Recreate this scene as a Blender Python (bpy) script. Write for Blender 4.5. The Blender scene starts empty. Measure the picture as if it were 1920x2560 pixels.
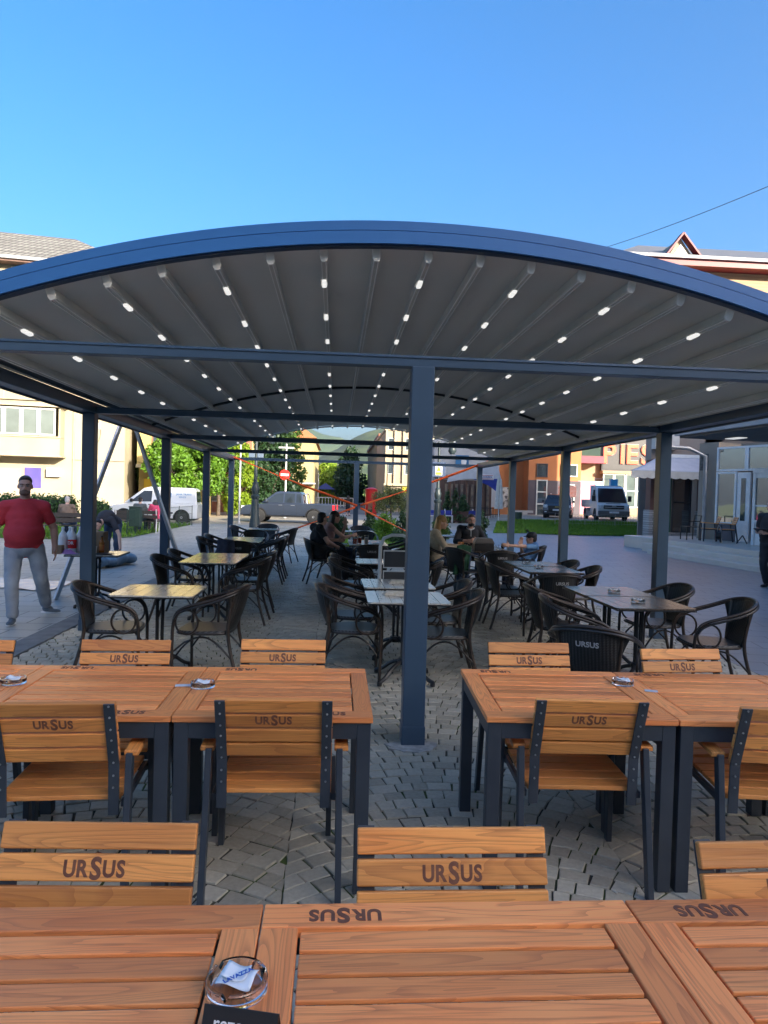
import bpy, bmesh, math, random
import numpy as np
from math import sin, cos, tan, pi, sqrt, radians, atan2, hypot, exp
from mathutils import Vector as V, Matrix, noise, Euler
random.seed(7)
C = bpy.context.collection
SC = bpy.context.scene
# ------------------------------------------------------------------ camera
FPX, PITCH, YAW, ROLL, EYE = 1763.08, -.02341, .06867, .02774, 1.67265
_r = V((cos(YAW), -sin(YAW), 0)); _w = V((sin(YAW)*cos(PITCH), cos(YAW)*cos(PITCH), sin(PITCH))); _u = _r.cross(_w)
_r, _u = cos(ROLL)*_r+sin(ROLL)*_u, -sin(ROLL)*_r+cos(ROLL)*_u
cam = bpy.data.objects.new('camera', bpy.data.cameras.new('camera')); C.objects.link(cam); SC.camera = cam
cam.matrix_world = Matrix(((_r.x, _u.x, -_w.x, 0), (_r.y, _u.y, -_w.y, 0), (_r.z, _u.z, -_w.z, EYE), (0, 0, 0, 1)))
cam.data.sensor_fit = 'VERTICAL'; cam.data.sensor_height = 24; cam.data.lens = 24*FPX/2560
cam.data.clip_start = .05; cam.data.clip_end = 20000
def ray(x, y): return _w+_r*((x-960)/FPX)-_u*((y-1280)/FPX)
def G(x, y, z=0):                       # point of the photo on the level z
    d = ray(x, y); t = (z-EYE)/d.z; return V((d.x*t, d.y*t, z))
def P(x, y, Y):                         # point of the photo at the distance Y
    d = ray(x, y); t = Y/d.y; return V((d.x*t, Y, EYE+d.z*t))
# ------------------------------------------------------------------ light
SUN_EL = radians(17); SUN = V((.6*cos(SUN_EL), -.8*cos(SUN_EL), sin(SUN_EL)))
W = bpy.data.worlds.new('World'); SC.world = W; W.use_nodes = True
nt = W.node_tree; bg = nt.nodes['Background']
sky = nt.nodes.new('ShaderNodeTexSky'); sky.sky_type = 'NISHITA'; sky.sun_disc = False
sky.sun_elevation = SUN_EL; sky.sun_rotation = atan2(.6, -.8); sky.altitude = 300; sky.air_density = 1.0; sky.dust_density = 8.0; sky.ozone_density = 4.0
hs = nt.nodes.new('ShaderNodeHueSaturation'); hs.inputs['Saturation'].default_value = 1.25
nt.links.new(sky.outputs[0], hs.inputs['Color']); mt = nt.nodes.new('ShaderNodeMix'); mt.data_type = 'RGBA'; mt.blend_type = 'MULTIPLY'; mt.inputs[0].default_value = 1; mt.inputs[7].default_value = (.90, .87, .865, 1)
nt.links.new(hs.outputs[0], mt.inputs[6]); nt.links.new(mt.outputs[2], bg.inputs['Color']); bg.inputs['Strength'].default_value = .108
sl = bpy.data.lights.new('sun', 'SUN'); sl.energy = 2.8; sl.angle = radians(.5); sl.color = (1, .90, .74)
so = bpy.data.objects.new('sun', sl); C.objects.link(so); so.rotation_mode = 'QUATERNION'; so.rotation_quaternion = (-SUN).to_track_quat('-Z', 'Y')
SC.view_settings.view_transform = 'Standard'; SC.view_settings.look = 'None'; SC.view_settings.exposure = 2.32; SC.view_settings.gamma = 1
# ------------------------------------------------------------------ materials
def nodes(name):
    m = bpy.data.materials.new(name); m.use_nodes = True; n = m.node_tree
    return m, n, n.nodes['Principled BSDF']
def N(n, t, **k):
    x = n.nodes.new('ShaderNode'+t)
    for a, b in k.items():
        if a in x.inputs: x.inputs[a].default_value = b
        else: setattr(x, a, b)
    return x
def L(n, a, b): n.links.new(a, b)
def lerp(n, fac, a, b, mode='MIX'):
    x = n.nodes.new('ShaderNodeMix'); x.data_type = 'RGBA'; x.blend_type = mode
    if hasattr(fac, 'links'): L(n, fac, x.inputs[0])
    else: x.inputs[0].default_value = fac
    for i, c in ((6, a), (7, b)):
        if hasattr(c, 'links'): L(n, c, x.inputs[i])
        else: x.inputs[i].default_value = (*c, 1)
    return x.outputs[2]
def ramp(n, src, lo, hi):
    r = N(n, 'MapRange'); r.inputs[1].default_value = lo; r.inputs[2].default_value = hi
    L(n, src, r.inputs[0]); return r.outputs[0]
def math_(n, op, a, b=None):
    x = N(n, 'Math', operation=op)
    for i, c in ((0, a), (1, b)):
        if c is None: continue
        if hasattr(c, 'links'): L(n, c, x.inputs[i])
        else: x.inputs[i].default_value = c
    return x.outputs[0]
def vmul(n, v, s, add=None):
    x = N(n, 'VectorMath', operation='MULTIPLY'); L(n, v, x.inputs[0]); x.inputs[1].default_value = s
    o = x.outputs[0]
    if add is not None:
        y = N(n, 'VectorMath', operation='ADD'); L(n, o, y.inputs[0]); L(n, add, y.inputs[1]); o = y.outputs[0]
    return o
MC = {}
def M(name, c, c2=None, s=4, rough=.6, metal=0, bump=0, bs=30, spec=.5, em=0, stretch=(1, 1, 1), coat=0, trans=0, isl=0, detail=4, lo=.35, hi=.65):
    """one named procedural surface: two tones mixed by noise, optional bump"""
    if name in MC: return MC[name]
    m, n, b = nodes(name); MC[name] = m
    tc = N(n, 'TexCoord'); vec = vmul(n, tc.outputs['Object'], stretch)
    c2 = c2 or tuple(v*.82 for v in c)
    nz = N(n, 'TexNoise', Scale=s, Detail=detail); L(n, vec, nz.inputs['Vector'])
    col = lerp(n, ramp(n, nz.outputs[0], lo, hi), c, c2)
    if isl:
        g = N(n, 'NewGeometry'); h = N(n, 'HueSaturation'); L(n, ramp(n, g.outputs['Random Per Island'], 0, 1), h.inputs['Value'])
        h.inputs['Value'].default_value = 1
        mr = N(n, 'MapRange'); mr.inputs[3].default_value = 1-isl; mr.inputs[4].default_value = 1+isl
        L(n, g.outputs['Random Per Island'], mr.inputs[0]); L(n, mr.outputs[0], h.inputs['Value'])
        L(n, col, h.inputs['Color']); col = h.outputs[0]
    L(n, col, b.inputs['Base Color'])
    b.inputs['Roughness'].default_value = rough; b.inputs['Metallic'].default_value = metal
    b.inputs['Specular IOR Level'].default_value = spec; b.inputs['Coat Weight'].default_value = coat
    b.inputs['Transmission Weight'].default_value = trans
    if em: b.inputs['Emission Color'].default_value = (*c, 1); b.inputs['Emission Strength'].default_value = em
    if bump:
        nb = N(n, 'TexNoise', Scale=bs, Detail=5); L(n, vec, nb.inputs['Vector'])
        bp = N(n, 'Bump', Strength=bump, Distance=.02); L(n, nb.outputs[0], bp.inputs['Height']); L(n, bp.outputs[0], b.inputs['Normal'])
    return m
def wood_mat(name, c1, c2, line, rough=.45, seed=0.):
    m, n, b = nodes(name); MC[name] = m
    at = N(n, 'Attribute', attribute_name='grain'); g = N(n, 'NewGeometry'); oi = N(n, 'ObjectInfo')
    rnd = math_(n, 'MULTIPLY', math_(n, 'ADD', g.outputs['Random Per Island'], math_(n, 'ADD', oi.outputs['Random'], seed)), 91.7)
    cv = N(n, 'CombineXYZ'); [L(n, rnd, cv.inputs[i]) for i in range(3)]
    v = vmul(n, at.outputs['Vector'], (1.15, 12.5, 12.5), cv.outputs[0])
    nz = N(n, 'TexNoise', Scale=1.0, Detail=1.5, Distortion=.5); L(n, v, nz.inputs['Vector'])
    fr = math_(n, 'FRACT', math_(n, 'MULTIPLY', nz.outputs[0], 15.))
    ring = ramp(n, fr, .55, 1.); 
    v2 = vmul(n, at.outputs['Vector'], (5, 170, 170), cv.outputs[0])
    fine = N(n, 'TexNoise', Scale=1.0, Detail=3); L(n, v2, fine.inputs['Vector'])
    v3 = vmul(n, at.outputs['Vector'], (2.2, 6, 6), cv.outputs[0])
    blot = N(n, 'TexNoise', Scale=1.0, Detail=2); L(n, v3, blot.inputs['Vector'])
    col = lerp(n, ramp(n, blot.outputs[0], .3, .7), c1, c2)
    h = N(n, 'HueSaturation'); mr = N(n, 'MapRange'); mr.inputs[3].default_value = .70; mr.inputs[4].default_value = 1.22
    L(n, math_(n, 'FRACT', math_(n, 'MULTIPLY', rnd, 3.3)), mr.inputs[0]); L(n, mr.outputs[0], h.inputs['Value']); L(n, col, h.inputs['Color']); col = h.outputs[0]
    col = lerp(n, math_(n, 'MULTIPLY', ring, .42), col, line)
    col = lerp(n, math_(n, 'MULTIPLY', ramp(n, fine.outputs[0], .52, .75), .45), col, line)
    L(n, col, b.inputs['Base Color'])
    mr = N(n, 'MapRange'); mr.inputs[3].default_value = rough-.08; mr.inputs[4].default_value = rough+.16
    L(n, blot.outputs[0], mr.inputs[0]); L(n, mr.outputs[0], b.inputs['Roughness'])
    hh = math_(n, 'ADD', math_(n, 'MULTIPLY', ring, -.35), math_(n, 'MULTIPLY', fine.outputs[0], -1.))
    bp = N(n, 'Bump', Strength=.35, Distance=.002); L(n, hh, bp.inputs['Height']); L(n, bp.outputs[0], b.inputs['Normal'])
    return m
def leaf_mat(name, c1, c2, tr=.35):
    m, n, b = nodes(name); MC[name] = m
    g = N(n, 'NewGeometry'); col = lerp(n, g.outputs['Random Per Island'], c1, c2)
    L(n, col, b.inputs['Base Color']); b.inputs['Roughness'].default_value = .55
    t = N(n, 'BsdfTranslucent'); L(n, lerp(n, .5, col, (.25, .35, .03)), t.inputs[0])
    mx = N(n, 'MixShader'); mx.inputs[0].default_value = tr; L(n, b.outputs[0], mx.inputs[1]); L(n, t.outputs[0], mx.inputs[2])
    L(n, mx.outputs[0], n.nodes['Material Output'].inputs['Surface']); return m
def glass_mat(name, c=(.03, .04, .045), rough=.04):
    m, n, b = nodes(name); MC[name] = m
    tc = N(n, 'TexCoord'); nz = N(n, 'TexNoise', Scale=1.2, Detail=2); L(n, tc.outputs['Object'], nz.inputs['Vector'])
    L(n, lerp(n, nz.outputs[0], c, tuple(v*2.2 for v in c)), b.inputs['Base Color']); b.inputs['Roughness'].default_value = rough
    b.inputs['Specular IOR Level'].default_value = .5; b.inputs['IOR'].default_value = 2.4
    bp = N(n, 'Bump', Strength=.05, Distance=.05); L(n, nz.outputs[0], bp.inputs['Height']); L(n, bp.outputs[0], b.inputs['Normal'])
    return m
# ------------------------------------------------------------------ mesh builder
class MB:
    def __init__(s): s.v = []; s.f = []; s.m = []; s.g = []; s.T = None; s.mi = 0; s.grain = False
    def add(s, vs, fs, gr=None):
        o = len(s.v)
        for i, p in enumerate(vs):
            p = V(p); s.g.append(gr[i] if gr else (p.x, p.y, p.z)); s.v.append(tuple(s.T @ p) if s.T else tuple(p))
        for f in fs: s.f.append([i+o for i in f]); s.m.append(s.mi)
        return s
    def obox(s, c, d, R=None):
        c = V(c); h = [x/2 for x in d]; vs = []; gr = []; ax = sorted(range(3), key=lambda i: -d[i]); ro = (random.random()*9, random.random()*9, random.random()*9)
        for x in (-1, 1):
            for y in (-1, 1):
                for z in (-1, 1):
                    q = V((x*h[0], y*h[1], z*h[2])); gr.append(tuple(q[ax[k]]+ro[k] for k in range(3))); vs.append(c+(R @ q if R else q))
        return s.add(vs, [(0, 1, 3, 2), (4, 6, 7, 5), (0, 4, 5, 1), (2, 3, 7, 6), (0, 2, 6, 4), (1, 5, 7, 3)], gr)
    def box(s, x0, x1, y0, y1, z0, z1): return s.obox(((x0+x1)/2, (y0+y1)/2, (z0+z1)/2), (abs(x1-x0), abs(y1-y0), abs(z1-z0)))
    def bar(s, a, b, w, h, up=(0, 0, 1)):           # rectangular bar a to b, w sideways, h along up
        a, b = V(a), V(b); d = b-a; z = d.normalized(); u = V(up); x = u.cross(z)
        if x.length < 1e-5: x = V((1, 0, 0)).cross(z)
        x.normalize(); y = z.cross(x)
        return s.obox((a+b)/2, (w, h, d.length), Matrix((x, y, z)).transposed())
    def tube(s, pts, r, n=8, closed=False, cap=True, sq=1.):
        pts = [V(p) for p in pts]; k = len(pts); rr = r if isinstance(r, (list, tuple)) else [r]*k
        vs = []; px = None
        for i, p in enumerate(pts):
            t = (pts[(i+1) % k]-pts[i-1]) if closed else (pts[min(i+1, k-1)]-pts[max(i-1, 0)])
            if t.length < 1e-9: t = V((0, 0, 1))
            t.normalize()
            if px is None: px = t.orthogonal().normalized() if abs(t.z) > .9 else V((0, 0, 1)).cross(t).normalized()
            else:
                px = px-t*px.dot(t)
                px = px.normalized() if px.length > 1e-6 else t.orthogonal().normalized()
            py = t.cross(px)
            for j in range(n):
                a = 2*pi*j/n; vs.append(p+(px*cos(a)+py*sin(a)*sq)*rr[i])
        fs = []
        for i in range(k if closed else k-1):
            for j in range(n):
                a, b = i*n+j, i*n+(j+1) % n; c, d = ((i+1) % k)*n+(j+1) % n, ((i+1) % k)*n+j
                fs.append((a, b, c, d))
        if cap and not closed: fs += [tuple(range(n))[::-1], tuple((k-1)*n+j for j in range(n))]
        return s.add(vs, fs)
    def lathe(s, prof, n=20, c=(0, 0, 0), R=None):  # prof (r,z)
        c = V(c); vs = []
        for r, z in prof:
            for j in range(n):
                q = V((r*cos(2*pi*j/n), r*sin(2*pi*j/n), z)); vs.append(c+(R @ q if R else q))
        fs = [(i*n+j, i*n+(j+1) % n, (i+1)*n+(j+1) % n, (i+1)*n+j) for i in range(len(prof)-1) for j in range(n)]
        if prof[0][0] > 1e-4: fs.append(tuple(range(n))[::-1])
        if prof[-1][0] > 1e-4: fs.append(tuple((len(prof)-1)*n+j for j in range(n)))
        return s.add(vs, fs)
    def prism(s, poly, a0, a1, plane='xz'):         # polygon in a plane, extruded along the third axis
        k = len(poly); mp = {'xz': lambda p, t: (p[0], t, p[1]), 'yz': lambda p, t: (t, p[0], p[1]), 'xy': lambda p, t: (p[0], p[1], t)}[plane]
        vs = [mp(p, a0) for p in poly]+[mp(p, a1) for p in poly]
        return s.add(vs, [tuple(range(k)), tuple(range(k, 2*k))[::-1]]+[(i, (i+1) % k, k+(i+1) % k, k+i) for i in range(k)])
    def grid(s, fn, nu, nv, flip=False):
        vs = [fn(i/nu, j/nv) for i in range(nu+1) for j in range(nv+1)]; w = nv+1
        return s.add(vs, [((i*w+j, (i+1)*w+j, (i+1)*w+j+1, i*w+j+1) if not flip else (i*w+j, i*w+j+1, (i+1)*w+j+1, (i+1)*w+j)) for i in range(nu) for j in range(nv)])
    def quad(s, a, b, c, d): return s.add([a, b, c, d], [(0, 1, 2, 3)])
    def ell(s, c, r, n=12, R=None):
        c = V(c); m = max(4, n//2); pr = [(sin(pi*i/m), -cos(pi*i/m)) for i in range(m+1)]; vs = []
        for a, z in pr:
            for j in range(n):
                q = V((r[0]*a*cos(2*pi*j/n), r[1]*a*sin(2*pi*j/n), r[2]*z)); vs.append(c+(R @ q if R else q))
        return s.add(vs, [(i*n+j, i*n+(j+1) % n, (i+1)*n+(j+1) % n, (i+1)*n+j) for i in range(m) for j in range(n)])
    def build(s, name, mats, parent=None, smooth=0, bevel=0, seg=2):
        me = bpy.data.meshes.new(name); me.from_pydata(s.v, [], s.f)
        mats = mats if isinstance(mats, (list, tuple)) else [mats]
        for m in mats: me.materials.append(m)
        if len(mats) > 1: me.polygons.foreach_set('material_index', s.m)
        if s.grain:
            a = me.attributes.new('grain', 'FLOAT_VECTOR', 'POINT'); a.data.foreach_set('vector', [x for g in s.g for x in g])
        bm = bmesh.new(); bm.from_mesh(me); bmesh.ops.remove_doubles(bm, verts=bm.verts, dist=1e-6) if not s.grain else None
        bmesh.ops.recalc_face_normals(bm, faces=bm.faces); bm.to_mesh(me); bm.free()
        if smooth: me.polygons.foreach_set('use_smooth', [True]*len(me.polygons)); me.set_sharp_from_angle(angle=radians(smooth))
        o = bpy.data.objects.new(name, me); C.objects.link(o)
        if parent: o.parent = parent
        if bevel:
            b = o.modifiers.new('bevel', 'BEVEL'); b.width = bevel; b.segments = seg; b.limit_method = 'ANGLE'; b.angle_limit = radians(40)
        return o
def WB():
    b = MB(); b.grain = True; return b
def tag(o, label=None, cat=None, group=None, kind=None):
    for k, v in (('label', label), ('category', cat), ('group', group), ('kind', kind)):
        if v: o[k] = v
    return o
def thing(name, loc, label, cat, group=None, rz=0, kind=None):
    o = bpy.data.objects.new(name, None); C.objects.link(o); o.location = loc; o.rotation_euler.z = rz; o.empty_display_size = .2
    return tag(o, label, cat, group, kind)
KIDS = {}
def copy_tree(o, parent=None):
    c = o.copy(); C.objects.link(c); c.parent = parent
    for ch in [x for x in C.objects if x.parent == o]: copy_tree(ch, c)
    return c
def inst(proto, used, loc, rz, label, group=None, drop=()):
    """first call moves the prototype itself, later calls copy it"""
    o = proto if not used else copy_tree(proto)
    used.append(1); o.location = loc; o.rotation_euler.z = rz; o['label'] = label
    if group: o['group'] = group
    return o
_TX = {}
def text_obj(name, s, size, mat, parent=None, M4=None, bold=.012, ext=.0006, sx=1., align='CENTER'):
    key = (s, size, bold, ext, sx)
    if key not in _TX:
        c = bpy.data.curves.new('t', 'FONT'); c.body = s; c.size = size; c.offset = bold*size; c.extrude = ext; c.align_x = align; c.align_y = 'CENTER'; c.resolution_u = 4
        o = bpy.data.objects.new('t', c); C.objects.link(o); dg = bpy.context.evaluated_depsgraph_get()
        me = bpy.data.meshes.new_from_object(o.evaluated_get(dg)); bpy.data.objects.remove(o); me.transform(Matrix.Diagonal((sx, 1, 1, 1))); _TX[key] = me
    me = _TX[key].copy(); me.name = name; me.materials.clear(); me.materials.append(mat)
    o = bpy.data.objects.new(name, me); C.objects.link(o)
    if M4: me.transform(M4)
    if parent: o.parent = parent
    return o
def brand_text(name, h, mat, parent, M4, ext=.0008):  # the five letters burnt into slats, tall middle S
    if ('br', h) not in _TX:
        vs = []; fs = []; x = 0
        for ch, sc, w, dy in (('U', 1, .66, 0), ('R', 1, .62, 0), ('S', 1.32, .72, -.0), ('U', 1, .66, 0), ('S', 1, .6, 0)):
            o = text_obj('t', ch, h*1.38, mat, None, None, .035, ext, .86); me = o.data; k = len(vs); xs = [v.co.x for v in me.vertices]
            a = min(xs); wd = max(xs)-a
            vs += [((v.co.x-a)*sc+x, v.co.y*sc*1.0+dy*h, v.co.z) for v in me.vertices]; fs += [[i+k for i in p.vertices] for p in me.polygons]
            x += wd*sc+h*.10; bpy.data.objects.remove(o)
        me = bpy.data.meshes.new('t'); me.from_pydata([(a-x/2, b, c) for a, b, c in vs], [], fs); _TX[('br', h)] = me
    me = _TX[('br', h)].copy(); me.name = name; me.transform(M4); me.materials.clear(); me.materials.append(mat)
    o = bpy.data.objects.new(name, me); C.objects.link(o)
    if parent: o.parent = parent
    return o
def frame(org, x, y):                    # 4x4 with local x, y axes
    x = V(x).normalized(); z = x.cross(V(y)).normalized(); y = z.cross(x)
    return Matrix(((x.x, y.x, z.x, org[0]), (x.y, y.y, z.y, org[1]), (x.z, y.z, z.z, org[2]), (0, 0, 0, 1)))
# ------------------------------------------------------------------ surfaces
WOOD = wood_mat('oiled_wood', (.70, .25, .06), (.82, .34, .085), (.27, .075, .022), .42)
WOODT = wood_mat('table_wood', (.88, .275, .080), (.94, .35, .11), (.32, .085, .035), .40, 5.)
WOODG = wood_mat('golden_wood', (.50, .22, .055), (.55, .26, .075), (.19, .065, .015), .40, 9.)
BRAND = M('burnt_lettering', (.13, .045, .025), (.19, .075, .04), 40, .7)
METAL = M('anthracite_metal', (.028, .035, .047), (.036, .044, .056), 9, .42, bump=.04, bs=200)
PERG = M('pergola_paint', (.040, .072, .112), (.045, .08, .125), 3, .34, bump=.03, bs=150)
ARCHSKY = M('arch_sky_reflection', (.028, .14, .36), (.032, .15, .38), 3, .36, bump=.03, bs=150)  # pergola paint made bluer, the sky's reflection put into the colour
STEEL = M('galvanised_steel', (.5, .5, .5), (.38, .38, .39), 20, .35, .8)
ALU = M('aluminium', (.55, .55, .56), (.45, .45, .47), 14, .38, .75)
BLACKP = M('black_paint', (.012, .012, .013), (.02, .02, .022), 20, .4)
WHITEP = M('white_paint', (.78, .78, .77), (.7, .7, .69), 5, .45)
RUBBER = M('tyre_rubber', (.018, .018, .019), (.03, .03, .03), 30, .8)
PAPER = M('white_paper', (.8, .8, .8), (.7, .72, .74), 30, .8)
GLASS = glass_mat('window_glass')
CARGLASS = glass_mat('car_glass', (.012, .016, .02), .05); CARGLASS.node_tree.nodes['Principled BSDF'].inputs['IOR'].default_value = 1.55
CLEAR = M('clear_glass', (.95, .97, .97), (.95, .97, .97), 5, .03, trans=1)
GREENM = M('dark_green_metal', (.02, .045, .035), (.03, .06, .045), 12, .5)
# ================================================================== GROUND
XL, XR, XC = -2.88, 4.02, .5585
def sheet(name, pts, z, mat, label=None):
    b = MB(); k = len(pts); b.add([(x, y, z) for x, y in pts], [tuple(range(k))]); o = b.build(name, mat); o['kind'] = 'structure'; return o
def slab_mat(name, c1, c2, joint, w, h, rough=.6, rot=0, jw=.012, bumpy=.3):
    m, n, b = nodes(name); tc = N(n, 'TexCoord'); mp = N(n, 'Mapping'); mp.inputs['Rotation'].default_value = (0, 0, rot); L(n, tc.outputs['Object'], mp.inputs[0])
    br = N(n, 'TexBrick', Scale=1.0, offset=.5, squash=1.0); br.inputs['Mortar Size'].default_value = jw; br.inputs['Brick Width'].default_value = w; br.inputs['Row Height'].default_value = h
    br.inputs['Color1'].default_value = (*c1, 1); br.inputs['Color2'].default_value = (*c2, 1); br.inputs['Mortar'].default_value = (*joint, 1); br.inputs['Mortar Smooth'].default_value = .2
    L(n, mp.outputs[0], br.inputs['Vector'])
    nz = N(n, 'TexNoise', Scale=.7, Detail=8); L(n, tc.outputs['Object'], nz.inputs['Vector'])
    n2 = N(n, 'TexNoise', Scale=60, Detail=4); L(n, tc.outputs['Object'], n2.inputs['Vector'])
    col = lerp(n, .55, br.outputs[0], lerp(n, ramp(n, nz.outputs[0], .3, .7), (.55, .55, .55), (1.25, 1.25, 1.25)), 'MULTIPLY')
    col = lerp(n, .35, col, lerp(n, n2.outputs[0], (.6, .6, .6), (1.4, 1.4, 1.4)), 'MULTIPLY')
    L(n, col, b.inputs['Base Color']); mr = N(n, 'MapRange'); mr.inputs[3].default_value = rough-.15; mr.inputs[4].default_value = rough+.15
    L(n, nz.outputs[0], mr.inputs[0]); L(n, mr.outputs[0], b.inputs['Roughness'])
    bp = N(n, 'Bump', Strength=bumpy, Distance=.01); L(n, math_(n, 'ADD', math_(n, 'MULTIPLY', br.outputs['Fac'], -1.), math_(n, 'MULTIPLY', n2.outputs[0], .25)), bp.inputs['Height']); L(n, bp.outputs[0], b.inputs['Normal'])
    return m
sheet('ground', [(-9000, -3000), (9000, -3000), (9000, 9000), (-9000, 9000)], -.06, M('distant_ground', (.10, .13, .05), (.16, .17, .08), .02, .9))
sheet('road', [(-60, 36.2), (70, 36.2), (70, 62), (-60, 62)], -.045, slab_mat('sandy_road', (.34, .29, .22), (.38, .33, .25), (.25, .21, .16), 6, 4, .7, 0, .01))
sheet('street', [(-3, 62), (16, 62), (40, 400), (1.5, 400)], -.04, M('street_asphalt', (.07, .07, .075), (.10, .10, .10), .8, .75, bump=.2, bs=60))
ASPH = M('plaza_asphalt', (.085, .088, .095), (.12, .12, .125), .9, .6, bump=.2, bs=80)
SLAB = slab_mat('pale_slabs', (.42, .40, .36), (.37, .355, .32), (.16, .155, .14), .62, .42, .55)
sheet('left_pavement', [(-40, -6), (-3.36, -6), (-3.36, 36.2), (-40, 36.2)], 0, SLAB)
sheet('right_pavement', [(4.24, -6), (40, -6), (40, 36.2), (4.24, 36.2)], 0, slab_mat('blue_slabs', (.19, .21, .24), (.165, .185, .215), (.075, .08, .09), .60, .40, .42, radians(12), .009))
b = MB(); b.box(-3.36, -3.08, -6, 36.2, -.08, .012); o = b.build('kerb', M('kerb_stone', (.20, .20, .195), (.14, .14, .14), 6, .7, bump=.2), bevel=.012); o['kind'] = 'structure'
m, n, bs = nodes('joint_soil'); tc = N(n, 'TexCoord'); nz = N(n, 'TexNoise', Scale=2.2, Detail=6); L(n, tc.outputs['Object'], nz.inputs['Vector'])
L(n, lerp(n, ramp(n, nz.outputs[0], .48, .62), (.06, .055, .042), (.07, .11, .02)), bs.inputs['Base Color']); bs.inputs['Roughness'].default_value = .95
sheet('paving_bed', [(-3.08, -3), (4.24, -3), (4.24, 36.2), (-3.08, 36.2)], -.009, m)
# cobbles laid in segmental arcs
def cobbles():
    rnd = np.random.RandomState(3); w = 1.55; hw_ = .775; TM = math.asin(hw_/1.3); vs = []; fs = []
    def pt(xc, sn, v): sn = max(-hw_, min(hw_, sn)); return xc+sn, v+sqrt(1.69-sn*sn)-1.04
    y = -.3; row = 0
    while y < 36.4:
        s = .108 if y < 16 else .14
        for c in range(5):
            xc = -3.08+(c+.5)*w-.2; nst = 15 if y < 16 else 12
            cuts = [-TM]+[-TM+2*TM*(i+rnd.uniform(-.22, .22)+(.5 if (row+c) % 2 else 0))/nst for i in range(1, nst)]+[TM]
            for a, b_ in zip(cuts, cuts[1:]):
                if b_-a < .03: continue
                g = rnd.uniform(.0022, .0045); j = lambda: rnd.uniform(-.005, .005); q = []
                for th, v, up in ((a+g*.8, y+g, 0), (b_-g*.8, y+g, 0), (b_-g*.8, y+s-g, 1), (a+g*.8, y+s-g, 1)):
                    sn = 1.3*sin(th)+(s*sin(th)*cos(th) if up else 0); px, py = pt(xc, sn, v); q.append((min(4.236, max(-3.076, px+j())), py+j()))
                cx = sum(p[0] for p in q)/4; cy = sum(p[1] for p in q)/4
                if cy > 36.1 or cy < 0 or max(p[0] for p in q)-min(p[0] for p in q) < .03: continue
                z = rnd.uniform(-.003, .003); tx, ty = rnd.uniform(-.014, .014, 2); o = len(vs)
                for k, zz in ((1., z-.010), (.975, z-.003), (.93, z)):
                    for px, py in q:
                        X, Y = cx+(px-cx)*k, cy+(py-cy)*k; vs.append((X, Y, zz+(X-cx)*tx+(Y-cy)*ty))
                for lv in (0, 4):
                    for e in range(4): fs.append((o+lv+e, o+lv+(e+1) % 4, o+lv+4+(e+1) % 4, o+lv+4+e))
                fs.append((o+8, o+9, o+10, o+11))
        y += s; row += 1
    me = bpy.data.meshes.new('cobblestone_paving'); me.from_pydata(vs, [], fs)
    m, n, b = nodes('cobble_granite'); g = N(n, 'NewGeometry'); tc = N(n, 'TexCoord')
    nz = N(n, 'TexNoise', Scale=45, Detail=5); L(n, tc.outputs['Object'], nz.inputs['Vector'])
    big = N(n, 'TexNoise', Scale=.6, Detail=5); L(n, tc.outputs['Object'], big.inputs['Vector'])
    col = lerp(n, g.outputs['Random Per Island'], (.36, .32, .245), (.52, .475, .375))
    col = lerp(n, .5, col, lerp(n, nz.outputs[0], (.45, .45, .45), (1.5, 1.5, 1.5)), 'MULTIPLY')
    col = lerp(n, ramp(n, big.outputs[0], .45, .7), col, lerp(n, .5, col, (.05, .055, .03)))
    L(n, col, b.inputs['Base Color']); b.inputs['Roughness'].default_value = .5
    bp = N(n, 'Bump', Strength=.5, Distance=.006); L(n, nz.outputs[0], bp.inputs['Height']); L(n, bp.outputs[0], b.inputs['Normal'])
    me.materials.append(m); o = bpy.data.objects.new('cobblestone_paving', me); C.objects.link(o); o['kind'] = 'structure'
cobbles()
b = MB(); rs0 = np.random.RandomState(11); pts = [(XC+(.115+.05*rs0.rand())*cos(a)*1.3, 4.66+(.09+.05*rs0.rand())*sin(a)) for a in [2*pi*i/22 for i in range(22)]]
b.prism(pts, -.01, .0065, 'xy'); o = b.build('concrete_patch', M('rough_concrete', (.36, .35, .32), (.24, .23, .21), 20, .9, bump=.4)); o['kind'] = 'structure'
# bits of litter and cigarette ends between the stones
b = MB()
for i in range(170):
    x, y = rs0.uniform(-3, 4.1), rs0.uniform(1.8, 12)**1.0; a = rs0.rand()*6.3; l = rs0.uniform(.004, .016); b.bar((x, y, .004), (x+l*2*cos(a), y+l*2*sin(a), .005), .007, .004)
o = b.build('litter', M('pale_litter', (.6, .58, .52), (.3, .22, .12), 40, .9)); o['kind'] = 'stuff'
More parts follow.
